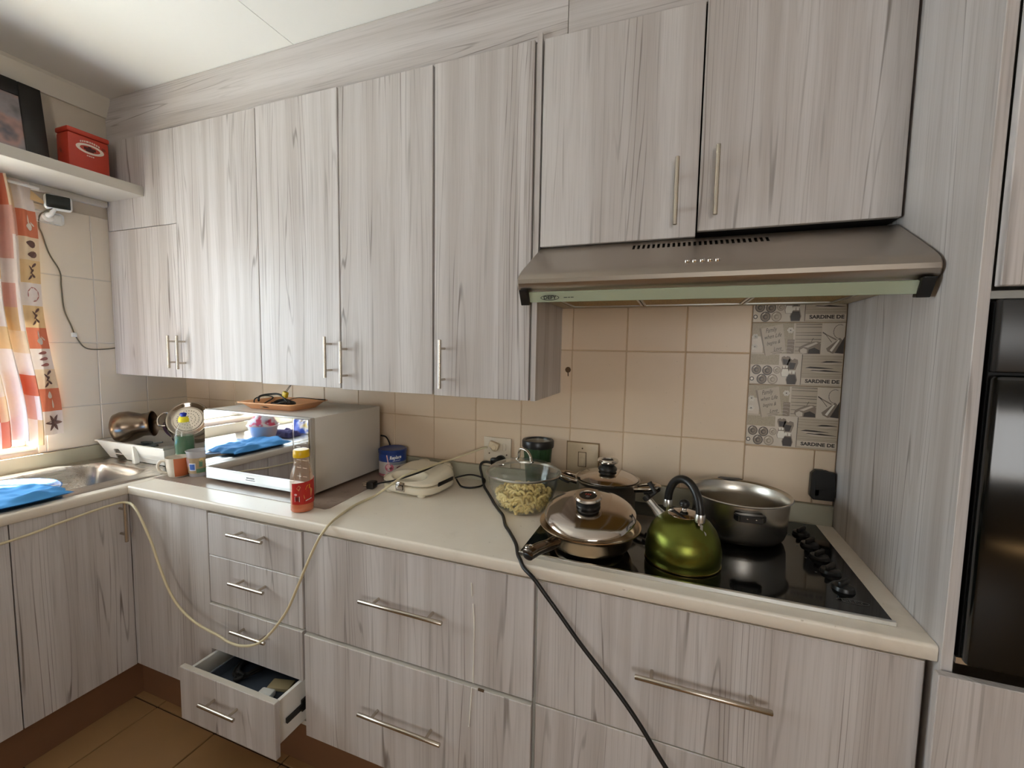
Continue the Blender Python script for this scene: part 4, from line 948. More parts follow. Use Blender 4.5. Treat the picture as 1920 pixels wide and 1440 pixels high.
single('cutlery_heap', MB().tube([(.12, -.40, .958), (.30, -.36, .985)], .005, 8).tube([(.18, -.41, .96), (.34, -.34, .99)], .004, 8).tube([(.22, -.40, .96), (.37, -.38, .985)], .006, 8).lathe([(.001, 0), (.03, .004), (.034, .012)], (.26, -.36, .975), 20, sy=.6), mat('dark_utensil', S(62, 70, 70), .3), 'dark utensils lying in the front of the dish rack', 'utensils', 50)

# ------------------------------------------------------------------ blue things at the left edge
BLU = mat('blue_plastic', S(44, 112, 178), .35)
t = thing('blue_tray', 'flat blue plastic tray on the edge of the sink', 'tray', (.37, -.86, .906))
part('tray', MB().lathe([(.001, .9065), (.15, .9065), (.165, .9085), (.172, .914), (.168, .9155), (.160, .911), (.148, .9095), (.001, .9095)], (0, 0, 0), 48, M=Matrix.Translation((.345, -.905, 0)) @ Matrix.Rotation(math.radians(-12), 4, 'Z'), sx=1.15, sy=1.05), BLU, t, 40)
t = thing('blue_cloth', 'light blue cloth folded over the front edge of the sink worktop', 'cloth', (.54, -.98, .907))
def cloth(cx, cy, hx, hy, z0, seed, amp=.012, M=None):
    mb = MB(); rows = []; n = 44
    for j in range(n+1):
        row = []
        for i in range(n+1):
            u = i/n*2-1; v = j/n*2-1
            e = min(1, (1-max(abs(u), abs(v)))*5); q = noise.noise(Vector((u*1.7+seed, v*2.3, seed)))*.5+noise.noise(Vector((u*4+seed, v*4, 2)))*.25
            rx = 1+.14*noise.noise(Vector((v*2, seed, 0))); ry = 1+.14*noise.noise(Vector((u*2, seed, 5)))
            row.append((cx+u*hx*rx, cy+v*hy*ry, z0+.003+e*(amp+amp*1.6*q)))
        rows.append(row)
    mb.grid(rows); mb.bm.verts.ensure_lookup_table()
    ex = [[(p[0], p[1], z0) for p in r] for r in rows]; mb.grid(ex)
    return mb
mb = cloth(.490, -.955, .105, .165, .9155, 3.3, .019); part('fold', mb, mat('blue_fabric', S(76, 156, 224), .8), t, 60)
single('table_knife', MB().tube([(.37, -.84, .913), (.405, -.79, .9135), (.44, -.735, .9137)], [.004, .0035, .003], 8, flat=.6), ALU, 'thin metal utensil resting on the blue tray', 'utensil', 50)
# things further along the window worktop, seen mirrored in the microwave door
t = thing('wash_tub', 'small cream plastic tub of pink and white laundry near the window', 'tub', (.35, -1.15, .90))
part('tub', MB().lathe([(.001, .9065), (.055, .9062), (.060, .910), (.080, .985), (.085, .987), (.085, .991), (.077, .991), (.055, .914), (.001, .911)], (.35, -1.15, 0), 40), mat('tub_cream', S(222, 196, 186), .4), t, 40)
def laundry():
    q = NT('pink_white_cloth'); p, _ = q.pos()
    q.set(q.p, 'Base Color', q.mix(q.step(q.noise(p, 22, 3), .46, .54), S(232, 226, 226), S(226, 84, 110))); q.set(q.p, 'Roughness', .8); return q.m
mb = MB(); rows = []
for i in range(9):
    f = i/8; r = .074*math.cos(f*1.45)**.7
    rows.append([(.35+(r*(1+.25*noise.noise(Vector((math.cos(a)*2, math.sin(a)*2, f*4)))))*math.cos(a), -1.15+(r*(1+.25*noise.noise(Vector((math.cos(a)*2, math.sin(a)*2, f*4)))))*math.sin(a), .978+.085*f) for a in [2*PI*k/28 for k in range(28)]])
mb.grid(rows, 0, close_u=True, cap0=True, cap1=True)
part('laundry', mb, laundry(), t, 60)
single('purple_cloth', cloth(.40, -1.27, .065, .05, .9055, 9.1, .03), mat('purple_fabric', S(78, 74, 130), .8), 'crumpled purple cloth beside the tub on the window worktop', 'cloth', 60)
t = thing('snack_packets', 'blue and yellow crinkled packet further along the window worktop', 'packet', (.41, -1.45, .90))
def packet():
    q = NT('packet_foil'); p, _ = q.pos()
    q.set(q.p, 'Base Color', q.ramp(q.noise(p, 14, 3), [(.35, S(226, 196, 90)), (.45, S(230, 226, 222)), (.52, S(52, 96, 196)), (.7, S(40, 70, 160))])); q.set(q.p, 'Roughness', .3); return q.m
part('packet', cloth(.41, -1.44, .10, .08, .9055, 12.0, .07), packet(), t, 60)

# ------------------------------------------------------------------ tin, sandwich maker, bowl, canister
tx, ty, tr = 1.452, -.085, .0585
t = thing('drink_powder_tin', 'round powder tin with blue lid and pink milkshake picture behind the sandwich maker', 'tin', (tx, ty, .90))
part('body', MB().lathe([(.001, .9025), (tr-.001, .9022), (tr, .904), (tr, 1.006)], (tx, ty, 0), 48), [mat('tin_label_white', S(204, 196, 190), .35)], t, 50)
part('lid', MB().lathe([(tr+.0012, .998), (tr+.0022, 1.0), (tr+.0022, 1.013), (tr-.001, 1.016), (tr-.004, 1.0145), (.0001, 1.0145)], (tx, ty, 0), 48), mat('lid_blue', S(34, 62, 132), .35), t, 40)
a0 = FACE(tx, ty); mb = MB(); R_ = tr+.0005
arc_band(mb, tx, ty, R_, a0-1.5, a0+1.6, .966, .998, 0, 30); arc_band(mb, tx, ty, R_+.0001, a0-.2, a0+1.5, .953, .966, 1, 20); arc_band(mb, tx, ty, R_+.0001, a0-1.4, a0+1.5, .904, .914, 2, 30)
fn = wrap(tx, ty, R_+.0004, a0, 0)
mb.poly([(-.028, .996), (-.024, .997), (-.016, .958), (-.021, .957)], fn, 3)
mb.poly(circ(.019, 18, -.015, .943, .9), fn, 4); mb.poly(circ(.010, 12, -.019, .947, .8), wrap(tx, ty, R_+.0007, a0, 0), 3); mb.poly(circ(.007, 10, -.008, .940, .8), wrap(tx, ty, R_+.0007, a0, 0), 5)
mb.poly([(-.030, .926), (.002, .926), (-.001, .908), (-.027, .908)], fn, 3); mb.poly([(.016, .935), (.032, .940), (.032, .948), (.016, .943)], fn, 5)
mb.text('Replace', .020, lambda u, v: wrap(tx, ty, R_+.0008, a0, 0)(u+.012, .986+v+u*.08), 6, bold=.0007, width=.050, shear=.1)
dashes(mb, [.012, .007, .011], .0022, lambda u, v: wrap(tx, ty, R_+.0008, a0, 0)(u+.016, .9725+v+u*.08), .0015, 6)
part('label', mb, [mat('tin_blue', S(36, 66, 142), .35), mat('tin_grey', S(128, 136, 146), .35), mat('tin_rose', S(190, 110, 120), .35), mat('straw_pink', S(226, 178, 182), .35), mat('shake_pink', S(198, 104, 124), .35), mat('shake_dark', S(126, 60, 66), .35), mat('tin_text', S(232, 234, 240), .35)], t, 0, 'blue and white printed label')

t = thing('sandwich_maker', 'cream plastic sandwich maker with a steel clip and oval thumb recess', 'sandwich maker', (1.664, -.205, .90), math.radians(-5))
def sup(a, hx, hy, n=3.6):
    c_, s_ = math.cos(a), math.sin(a); k = (abs(c_/hx)**n+abs(s_/hy)**n)**(-1/n); return (k*c_, k*s_)
def dome(z0, z1, z2, hx, hy, top=True):
    """rounded-pillow shell: wall from z0 to z1, then a soft top to z2, with the thumb dish pressed in"""
    mb = MB(); seg = 96; rows = []
    for sc, z in ((.93, z0), (.985, z0+.006), (1.0, z0+.014), (1.0, z1)): rows.append([(sup(2*PI*k/seg, hx*sc, hy*sc)[0], sup(2*PI*k/seg, hx*sc, hy*sc)[1], z) for k in range(seg)])
    N = 44
    for i in range(1, N+1):
        s_ = 1-i/N; sc = max(s_, .002); row = []
        for k in range(seg):
            x, y = sup(2*PI*k/seg, hx*sc, hy*sc); e = 1-s_
            zt = z2+(.020*y/.112 if top else 0)
            z = z1+(zt-z1)*math.sqrt(max(0, 1-(max(0, 1-e*4.2))**2))
            if top:
                q = ((x+.006)/.072)**2+((y+.054)/.043)**2
                tq = min(1, max(0, (1.18-q)/.62)); z -= .025*tq*tq*(3-2*tq)
                z += .002*math.exp(-((q-1.25)**2)*8)
            row.append((x, y, z))
        rows.append(row)
    mb.grid(rows, 0, close_u=True, cap0=True, cap1=True); return mb
part('base_half', dome(.007, .034, .0385, .122, .112, False), CREAMP, t, 50, local=True)
part('lid_half', dome(.0392, .045, .070, .122, .112), CREAMP, t, 50, local=True)
part('hinge_cover', MB().lathe([(.001, .0), (.024, 0), (.026, .018), (.018, .034), (.001, .036)], (.055, .098, .050), 24, sx=1.3).lathe([(.001, .0), (.024, 0), (.026, .018), (.018, .034), (.001, .036)], (-.05, .098, .050), 24, sx=1.3), CREAMP, t, 50, local=True)
part('clip', MB().box(-.020, .020, -.1185, -.1105, .018, .053, .003).box(-.017, .017, -.1225, -.1195, .026, .044, .002, mi=1), [CHROME, mat('clip_dark', S(58, 50, 42), .2, .8)], t, 40, 'steel and dark clip', local=True)
part('side_vent', MB().box(.1185, .1245, -.045, .055, .034, .050, .003), BLACK, t, 40, 'black side slot', local=True)
mb = MB()
for x in (-.075, .075):
    for y in (-.085, .075): mb.lathe([(.014, .0005), (.017, .004), (.018, .014)], (x, y, 0), 18)
part('foot', mb, CREAMP, t, 40, local=True)
part('cord', MB().tube(smooth_path([(1.726, -.09, .975), (1.718, -.14, .9885), (1.702, -.225, .980), (1.66, -.285, .966), (1.615, -.312, .952), (1.575, -.306, .940), (1.547, -.294, .930), (1.528, -.289, .922), (1.515, -.289, .917)], 6), .0034, 8), RUBBER, t)
pm = Matrix.Translation((1.500, -.288, .9005)) @ Matrix.Rotation(math.radians(8), 4, 'Z')
plug_ = part('plug', MB().box(-.016, .016, -.020, .020, .001, .030, .007, M=pm), BLACK, t, 40)
part('pin', MB().tube([tuple(pm @ Vector((-.015, .010, .020))), tuple(pm @ Vector((-.035, .010, .020)))], .0025, 8).tube([tuple(pm @ Vector((-.015, -.010, .020))), tuple(pm @ Vector((-.035, -.010, .020)))], .0025, 8).tube([tuple(pm @ Vector((-.015, 0, .009))), tuple(pm @ Vector((-.037, 0, .009)))], .0035, 8), CHROME, plug_)

gx, gy = 2.113, -.075
t = thing('ribbed_canister', 'dark green ribbed canister with a thick black rim behind the glass bowl', 'canister', (gx, gy, .90))
mb = MB(); seg = 72; rows = []
for r, z in ((.036, .9015), (.039, .905), (.0545, 1.082)):
    rows.append([(gx+(r+.0012*(1 if (k//3) % 2 else 0))*math.cos(2*PI*k/seg), gy+(r+.0012*(1 if (k//3) % 2 else 0))*math.sin(2*PI*k/seg), z) for k in range(seg)])
mb.grid(rows, 0, close_u=True, cap0=True); part('body', mb, mat('bottle_green', S(30, 62, 30), .45), t, 20)
part('rim', MB().lathe([(.054, 1.080), (.0605, 1.082), (.0615, 1.086), (.0615, 1.106), (.059, 1.110), (.050, 1.110), (.048, 1.106), (.048, 1.085)], (gx, gy, 0), 48), BLACK, t, 40)
part('liner', MB().lathe([(.048, 1.104), (.047, 1.09), (.038, .93), (.001, .928)], (gx, gy, 0), 40), mat('liner_white', S(196, 188, 172), .25, .3), t, 50)

bx, by = 2.120, -.262
t = thing('glass_bowl', 'round glass bowl of pasta with a glass lid and steel loop handle', 'bowl', (bx, by, .90))
GB_ = thin_glass('bowl_glass', (.975, .985, .975, 1), .03, 1.0, .02, S(220, 225, 218))
prof = [(.001, .9015), (.05, .9012), (.072, .905), (.088, .918), (.104, .948), (.117, .99), (.1265, 1.026)]
part('bowl', MB().lathe(prof + [(.1285, 1.028), (.126, 1.029)] + [(r-.003, z+.003) for r, z in reversed(prof[1:-1])] + [(.001, .905)], (bx, by, 0), 56), GB_, t, 50)
LG = thin_glass('lid_glass', (.94, .95, .94, 1), .04, 1.3, .08, S(190, 190, 180))
part('lid', MB().lathe([(.1265, 1.0335), (.122, 1.044), (.105, 1.055), (.075, 1.066), (.04, 1.072), (.001, 1.074)], (bx, by, 0), 56), LG, t, 60)
part('lid_rim', MB().lathe([(.1255, 1.0295), (.1305, 1.0295), (.1315, 1.033), (.129, 1.0365), (.1265, 1.036), (.1255, 1.0295)], (bx, by, 0), 60), STEEL, t, 40)
hv = Vector((.93, -.36, 0)); hp = Vector((bx+.004, by, 0))
mb = MB().tube(smooth_path([tuple(hp-hv*.036+Vector((0, 0, 1.0725))), tuple(hp-hv*.030+Vector((0, 0, 1.078))), tuple(hp-hv*.026+Vector((0, 0, 1.102))), tuple(hp-hv*.016+Vector((0, 0, 1.112))), tuple(hp+hv*.008+Vector((0, 0, 1.108))), tuple(hp+hv*.024+Vector((0, 0, 1.092))), tuple(hp+hv*.028+Vector((0, 0, 1.077))), tuple(hp+hv*.036+Vector((0, 0, 1.0725)))], 6), .0058, 12, flat=.6)
part('lid_handle', mb, CHROME, t, 50); part('vent', MB().lathe([(.005, 0), (.0045, .003), (.0001, .0035)], (bx-.052, by-.06, 1.0665), 14), CHROME, t)
PASTA = mat('pasta', S(250, 222, 150), .4, var=.06, vscale=60)
mb = MB(); rr = random.Random(21)
def macaroni(c_, yaw, pit, L=.026, r=.0050):
    pts = []; Mx = Matrix.Translation(c_) @ Matrix.Rotation(yaw, 4, 'Z') @ Matrix.Rotation(pit, 4, 'Y')
    for k in range(4): s_ = k/3-.5; pts.append(tuple(Mx @ Vector((s_*L, 0, -.030*s_*s_*1.6))))
    mb.tube(pts, r, 7)
def bowl_r(z):
    for (r0, z0), (r1, z1) in zip(prof[1:], prof[2:]):
        if z0 <= z <= z1: return r0+(r1-r0)*(z-z0)/(z1-z0)
    return .05
for lay in range(9):
    z = .9125+lay*.0092; R_ = bowl_r(max(z-.006, .906))-.0165 if lay < 7 else .085-.03*(lay-6)
    n = int(14+lay*5) if lay < 7 else 30
    for k in range(n):
        a = rr.random()*2*PI; q = R_*math.sqrt(rr.random()*.8+.05) if k % 2 else R_
        rim = k % 2 == 0
        macaroni((bx+q*math.cos(a), by+q*math.sin(a), z+rr.uniform(-.001, .004)), a+PI/2+rr.uniform(-.5, .5) if rim else rr.random()*PI, rr.uniform(-.8, .8) if not rim else rr.uniform(-.35, .35))
o = single('macaroni', mb, PASTA, 'heap of pale yellow cooked macaroni inside the glass bowl', 'pasta', 60); o['kind'] = 'stuff'

# ------------------------------------------------------------------ pots on the hob
ZH = .9072
sx_, sy_ = 2.392, -.150
t = thing('saucepan', 'lidded steel saucepan with two loop handles at the back left of the hob', 'saucepan', (sx_, sy_, ZH))
part('body', MB().lathe([(.001, ZH+.001), (.085, ZH+.001), (.094, ZH+.006), (.096, ZH+.016), (.097, .992), (.106, 1.004), (.111, 1.011), (.111, 1.014), (.106, 1.012), (.095, .996), (.093, .92), (.001, .916)], (sx_, sy_, 0), 52), SAUCM, t, 40)
part('lid', MB().lathe([(.1035, 1.0125), (.105, 1.0155), (.103, 1.018), (.080, 1.029), (.045, 1.037), (.001, 1.039)], (sx_, sy_, 0), 52), LIDM, t, 40)
def pot_knob(parent, Mk, k=1.0, kz=1.0):
    sc = lambda P: [(r*k, z*kz) for r, z in P]
    part('knob', MB().lathe(sc([(.0001, 0), (.022, 0), (.025, .005), (.0245, .010), (.019, .016), (.0165, .019), (.022, .024), (.0255, .028), (.0255, .031), (.018, .0315), (.0001, .030)]), (0, 0, 0), 36, M=Mk), BLACK, parent, 40)
    part('knob_ring', MB().lathe(sc([(.0235, .0245), (.0275, .0270), (.0285, .0305), (.0262, .0350), (.0180, .0345), (.0168, .032)]), (0, 0, 0), 40, M=Mk), CHROME, parent, 40)
pot_knob(t, Matrix.Translation((sx_, sy_, 1.0375)), 1.3, 1.2)
for sgn in (-1, 1):
    dv = Vector((sgn, -.08*sgn-.03, 0)).normalized(); pv = Vector((-dv.y, dv.x, 0)); c_ = Vector((sx_, sy_, 1.0))
    P = [c_+dv*.100-pv*.028+Vector((0, 0, -.006)), c_+dv*.130-pv*.030, c_+dv*.160-pv*.022+Vector((0, 0, .006)), c_+dv*.172+Vector((0, 0, .008)), c_+dv*.160+pv*.022+Vector((0, 0, .006)), c_+dv*.130+pv*.030, c_+dv*.100+pv*.028+Vector((0, 0, -.006))]
    h_ = part('handle', MB().tube(smooth_path([tuple(p) for p in P], 6), .0095, 12, flat=1.0), POLISH, t, 50)
    P2 = [p+Vector((0, 0, -.0095)) for p in P[1:-1]]; part('handle_grip', MB().tube(smooth_path([tuple(p) for p in P2], 6), .0075, 10), BLACK, h_, 50)

px_, py_ = 2.392, -.478
t = thing('frying_pan', 'wide steel frying pan with domed lid at the front left of the hob', 'pan', (px_, py_, ZH))
part('body', MB().lathe([(.001, ZH+.001), (.083, ZH+.001), (.091, ZH+.003), (.096, ZH+.008), (.097, ZH+.014), (.112, ZH+.018), (.117, .935), (.121, .958), (.130, .9665), (.1395, .9735), (.1395, .9765), (.131, .9745), (.119, .962), (.114, .93), (.001, .925)], (px_, py_, 0), 64), PANM, t, 40)
LT = Matrix.Translation((px_, py_-.118, .9770)) @ Matrix.Rotation(math.radians(12.5), 4, 'X') @ Matrix.Translation((0, .118, 0))   # the lid sits askew, back edge up
part('lid', MB().lathe([(.1235, -.0035), (.1265, .0), (.125, .004), (.112, .0125), (.088, .019), (.055, .0235), (.025, .025), (.001, .0252)], (0, 0, 0), 64, M=LT), LIDM, t, 40)
LK = LT @ Matrix.Translation((-.004, 0, .0245))
pot_knob(t, LK, 1.36, .95)
mb = MB(); fn = lambda u, v: tuple(LK @ Vector((u, v, .0322*.95)))
mb.poly(circ(.0225, 24), lambda u, v: tuple(LK @ Vector((u, v, .0316*.95))), 0)
for k in range(3): mb.poly([(-.009+.006*k, .003), (-.005+.006*k, .004), (-.004+.006*k, .009), (-.008+.006*k, .010)], fn, 1)
mb.poly(circ(.006, 12, 0, -.004), fn, 2)
part('knob_dial', mb, [mat('dial_dark', S(30, 27, 26), .2), mat('dial_red', S(170, 46, 32), .4), mat('dial_grey', S(100, 90, 86), .4)], t, 0, 'small red and grey dial')
hv = Vector((-.36, -.93, 0)).normalized(); c_ = Vector((px_, py_, 0)) + Vector((-.035, 0, 0))
P = [c_+hv*.098+Vector((0, 0, .951)), c_+hv*.125+Vector((0, 0, .951)), c_+hv*.16+Vector((0, 0, .955)), c_+hv*.20+Vector((0, 0, .957)), c_+hv*.222+Vector((0, 0, .956))]
h_ = part('handle', MB().tube(smooth_path([tuple(p) for p in P], 6), [.017]*6+[.0155]*6+[.016]*6+[.017]*6+[.013], 14, flat=.62), mat('handle_steel', S(120, 110, 102), .2, 1.0), t, 50, 'flat steel topped handle')
P2 = [p+Vector((0, 0, -.009)) for p in P]
part('grip', MB().tube(smooth_path([tuple(p) for p in P2], 6), [.014]*6+[.0150]*12+[.016]*6+[.012], 14, flat=.62), BLACK, h_, 50, 'black underside grip')
tip = P[-1]
part('hanging_eye', MB().tube([(tip.x+.0085*math.cos(a*PI/8), tip.y+.02*hv.y*-.9+.0085*math.sin(a*PI/8), .9650) for a in range(16)], .003, 8, closed=True), CHROME, h_)

kx, ky = 2.637, -.463
t = thing('kettle', 'green dome stovetop kettle with a black arched handle at the front of the hob', 'kettle', (kx, ky, ZH))
def kgreen():
    q = NT('kettle_green'); p, xyz = q.pos()
    c = q.mix(q.noise(p, 18, 4, .6), S(90, 96, 34), S(116, 120, 54))
    c = q.mix(q.math('MULTIPLY', q.step(q.noise(p, 11, 4, .7), .52, .66), .35), c, S(104, 82, 26))
    c = q.mix(q.step(q.noise(p, 190, 2), .76, .79), c, S(30, 26, 16))
    q.set(q.p, 'Base Color', c); q.set(q.p, 'Metallic', .9); q.set(q.p, 'Roughness', .3); return radial(q.m, .75)
part('body', MB().lathe([(.001, ZH+.001), (.090, ZH+.001), (.0935, ZH+.003), (.094, ZH+.006), (.0925, ZH+.009), (.095, ZH+.02), (.0945, ZH+.04), (.090, ZH+.064), (.081, ZH+.087), (.066, ZH+.107), (.046, ZH+.121), (.040, ZH+.1235)], (kx, ky, 0), 64), kgreen(), t, 40)
part('base_ring', MB().lathe([(.0925, ZH+.0005), (.0951, ZH+.0015), (.0951, ZH+.0045), (.0925, ZH+.006)], (kx, ky, 0), 64), mat('gold_rim', S(170, 150, 80), .25, 1.0), t, 40)
part('lid', MB().lathe([(.041, ZH+.1237), (.041, ZH+.126), (.030, ZH+.131), (.012, ZH+.1345), (.001, ZH+.135)], (kx, ky, 0), 44), LIDM, t, 40)
kl = part('lid_knob', MB().lathe([(.0001, 1.047), (.006, 1.0475), (.0115, 1.052), (.0138, 1.059), (.0115, 1.066), (.006, 1.0695), (.0001, 1.0705)], (kx, ky, 0), 28).lathe([(.006, 1.0415), (.0065, 1.047), (.005, 1.0475)], (kx, ky, 0), 16, mi=1), [BLACK, CHROME], t, 50)
hd = Vector((.66, -.75, 0)).normalized(); kc = Vector((kx, ky, 0)) - hd*.004
HP = []
for k in range(13):
    a = PI*k/12; HP.append(tuple(kc + hd*(-.059*math.cos(a)) + Vector((0, 0, 1.046+.076*math.sin(a)))))
part('handle', MB().tube(smooth_path(HP, 3), .0105, 14), BLACK, t, 50)
for s_ in (-1, 1):
    p0 = kc+hd*(.059*s_); part('handle_ferrule', MB().lathe([(.0118, 1.030), (.0125, 1.034), (.0125, 1.048), (.0115, 1.051)], tuple(p0), 20).box(-.004, .004, -.003, .003, 1.010, 1.030, M=Matrix.Translation(p0)), ALU, t, 40)
sd = Vector((-.62, .78, 0)).normalized()
sv = Vector((-.80, .30, 0)).normalized()
s0 = Vector((kx, ky, 0))+sv*.062+Vector((0, 0, 1.012)); s1 = Vector((kx, ky, 0))+sv*.097+Vector((0, 0, 1.044))
part('spout', MB().tube([tuple(s0), tuple(s0.lerp(s1, .5)), tuple(s1)], [.015, .0105, .0105], 18), ALU, t, 50)
s2 = s1 + (s1-s0).normalized()*.003
part('whistle', MB().tube([tuple(s2), tuple(s2+(s1-s0).normalized()*.012)], .011, 16).tube([tuple(s2+Vector((0, .004, .006))), tuple(s2+Vector((.018, .010, .018))), tuple(s2+Vector((.0, .022, .042)))], [.006, .005, .0075], 12), BLACK, t, 50)
tg = kc+hd*.059
part('tag', MB().box(-.003, .003, -.001, .001, -.018, 0, M=Matrix.Translation(tg+Vector((.004, -.010, 1.026)))).lathe([(.0001, 0), (.0115, 0), (.0115, .0015), (.0001, .0018)], (0, 0, 0), 20, sy=.75, M=Matrix.Translation(tg+Vector((.004, -.0115, 1.004))) @ Vector((0, -.9, .5)).to_track_quat('Z', 'Y').to_matrix().to_4x4()), mat('tag_grey', S(150, 146, 138), .4, .6), t, 40, 'small oval steel tag')

ox, oy = 2.797, -.212
t = thing('stock_pot', 'large open steel pot with black side handles at the back right of the hob', 'pot', (ox, oy, ZH))
part('body', MB().lathe([(.001, ZH+.001), (.100, ZH+.001), (.113, ZH+.005), (.124, ZH+.016), (.129, ZH+.032), (.1315, .985), (.134, 1.030), (.139, 1.0325), (.142, 1.0345), (.140, 1.037), (.135, 1.0355), (.131, 1.030), (.128, .985), (.125, .94), (.119, .921), (.105, .913), (.001, .912)], (ox, oy, 0), 64), STOCKM, t, 40)
for s_ in (1, -1):
    dv = Vector((.08*s_, -1.0*s_, 0)).normalized(); pv = Vector((-dv.y, dv.x, 0))
    c_ = Vector((ox, oy, 1.006 + (0 if s_ > 0 else .022))) + dv*.132
    pts = [(-.040, 0), (-.040, .012), (-.030, .024), (.028, .024), (.040, .010), (.040, 0)]
    mb = MB(); A = [mb.bm.verts.new(c_+pv*u+dv*v+Vector((0, 0, -.010))) for u, v in pts]; B = [mb.bm.verts.new(c_+pv*u+dv*v+Vector((0, 0, .010))) for u, v in pts]
    mb.bm.faces.new(A); mb.bm.faces.new(list(reversed(B)))
    for i in range(6): mb.bm.faces.new([A[i], B[i], B[(i+1) % 6], A[(i+1) % 6]])
    bmesh.ops.bevel(mb.bm, geom=mb.bm.edges[:], offset=.003, segments=2, affect='EDGES')
    h_ = part('handle', mb, BLACK, t, 40)
    if s_ > 0:
        for u in (-.010, .012):
            part('screw', MB().lathe([(.0022, 0), (.0001, .0008)], (0, 0, 0), 8, M=Matrix.Translation(c_+pv*u+dv*.0240) @ dv.to_track_quat('Z', 'Y').to_matrix().to_4x4()), CHROME, h_, 0)

# ------------------------------------------------------------------ cords
t = thing('extension_cord', 'long cream cord from the wall socket looping down in front of the drawers', 'cord', (1.6, -.6, .9))
WP = [(1.884, -.040, 1.050), (1.865, -.040, 1.045), (1.84, -.050, 1.034), (1.80, -.070, 1.018), (1.755, -.105, 1.000), (1.732, -.14, .996), (1.697, -.244, .987), (1.659, -.297, .974), (1.637, -.345, .953), (1.608, -.362, .930), (1.580, -.378, .908), (1.572, -.46, .905), (1.588, -.55, .905), (1.612, -.630, .9055), (1.613, -.655, .893), (1.604, -.672, .868), (1.565, -.682, .784), (1.53, -.685, .708), (1.484, -.687, .619), (1.413, -.688, .53), (1.352, -.687, .478), (1.277, -.684, .449), (1.215, -.683, .446), (1.163, -.68, .453), (1.056, -.68, .470), (.974, -.68, .504), (.915, -.68, .557), (.867, -.68, .638), (.828, -.68, .721), (.788, -.68, .785), (.754, -.680, .831), (.715, -.676, .852), (.675, -.667, .850), (.640, -.668, .847), (.6235, -.70, .843), (.6225, -.76, .838), (.622, -.84, .829), (.621, -.92, .818), (.62, -1.0, .812), (.62, -1.15, .800), (.62, -1.4, .76)]
part('cord', MB().tube(smooth_path(WP, 6), .0042, 10), CREAMC, t, 60)
part('plug', MB().box(-.026, .020, -.020, .0, -.014, .016, .007, M=Matrix.Translation((1.912, -.0185, 1.056)) @ Matrix.Rotation(.35, 4, 'Y')).lathe([(.018, -.0), (.019, .012), (.010, .022), (.0001, .0225)], (0, 0, 0), 18, M=Matrix.Translation((1.912, -.018, 1.052)) @ Matrix.Rotation(PI/2, 4, 'X')), mat('plug_cream', S(216, 196, 164), .4), t, 40)
t = thing('black_power_cord', 'thick black cord from the socket over the worktop edge down past the drawers', 'cord', (2.1, -.4, .9))
BP = [(1.905, -.050, .990), (1.885, -.052, .992), (1.866, -.052, .985), (1.858, -.050, .965), (1.868, -.055, .935), (1.885, -.075, .910), (1.905, -.11, .9055), (1.94, -.16, .9055), (1.985, -.225, .9055), (2.010, -.262, .9055), (2.052, -.318, .9055), (2.085, -.362, .9055), (2.12, -.43, .9055), (2.150, -.472, .9055), (2.195, -.54, .9055), (2.222, -.598, .9055), (2.240, -.628, .906), (2.256, -.646, .896), (2.288, -.664, .884), (2.317, -.668, .855), (2.359, -.670, .809), (2.414, -.672, .747), (2.467, -.675, .694), (2.519, -.680, .642), (2.560, -.685, .596), (2.600, -.69, .544), (2.632, -.695, .505), (2.68, -.70, .44), (2.75, -.70, .30), (2.82, -.72, .12), (2.86, -.80, .02), (2.9, -1.0, .008)]
part('cord', MB().tube(smooth_path(BP, 6), .0052, 10), RUBBER, t, 60)
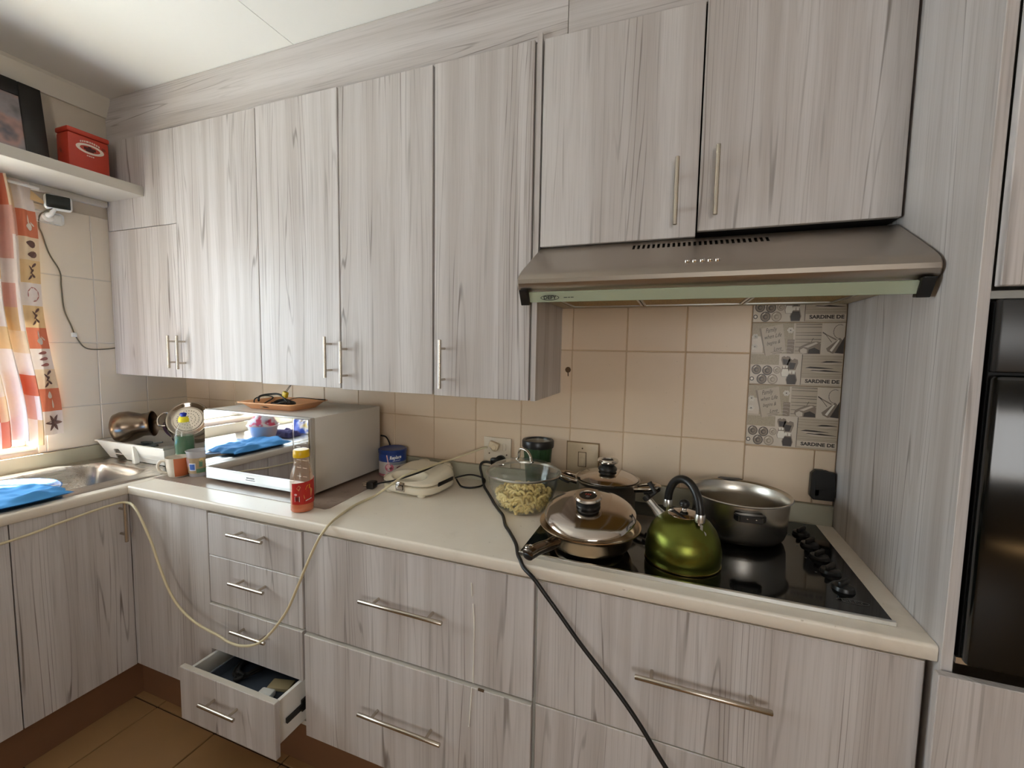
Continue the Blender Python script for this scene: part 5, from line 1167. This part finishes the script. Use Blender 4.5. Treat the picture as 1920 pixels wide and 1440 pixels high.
part('plug', MB().box(-.034, .022, -.022, .0, -.016, .016, .008, M=Matrix.Translation((1.930, -.0185, .993)) @ Matrix.Rotation(-.1, 4, 'Y')).lathe([(.022, 0), (.022, .014), (.012, .024), (.0001, .0245)], (0, 0, 0), 18, M=Matrix.Translation((1.938, -.018, .996)) @ Matrix.Rotation(PI/2, 4, 'X')), BLACK, t, 40)
single('coiled_cord', MB().tube(smooth_path([(1.782, -.13, .932), (1.80, -.115, .938), (1.83, -.085, .940), (1.865, -.065, .930), (1.885, -.062, .918), (1.888, -.09, .9055), (1.872, -.125, .905), (1.845, -.143, .905), (1.815, -.138, .906), (1.795, -.125, .915), (1.783, -.118, .925)], 6), .0036, 8), RUBBER, 'thinner black cord looping beside the sandwich maker', 'cord', 60)

# ------------------------------------------------------------------ things in the open drawer
t = thing('storage_container', 'dark plastic container lying in the open drawer', 'container', (1.27, -.55, .2065))
mb = MB(); mb.grid([[(1.275+x, -.590+y, z) for x, y in rrect(hx, hy, r)] for hx, hy, r, z in ((.150, .105, .03, .2066), (.165, .12, .03, .295), (.170, .125, .03, .297), (.170, .125, .03, .300), (.161, .116, .03, .300), (.152, .107, .03, .272))], 0, close_u=True, cap0=True, cap1=True)
part('tub', mb, mat('dark_container', S(70, 77, 88), .25), t, 40)
part('rim', MB().tube([(1.275+x, -.590+y, .301) for x, y in rrect(.166, .121, .03)], .002, 6, closed=True), mat('container_rim', S(150, 156, 162), .3), t)
single('beige_packet', MB().box(-.040, .040, -.022, .022, 0, .014, .004, M=Matrix.Translation((1.365, -.610, .2725)) @ Matrix.Rotation(.25, 4, 'Z')), mat('packet_beige', S(176, 158, 118), .6), 'small beige packet in the container of the open drawer', 'packet', 40)
single('white_adapter', MB().box(-.026, .026, -.018, .018, 0, .022, .006, M=Matrix.Translation((1.355, -.662, .2725)) @ Matrix.Rotation(.15, 4, 'Z')), WHITEP, 'small white block at the front of the open drawer', 'adapter', 40)
single('hair_dryer_cord', MB().tube(smooth_path(heap(8, 1.20, -.590, .280, 26, .06, .07, .02, 4), 5), .006, 8), BLACKM, 'dark coiled lead lying in the container of the open drawer', 'cord', 60)
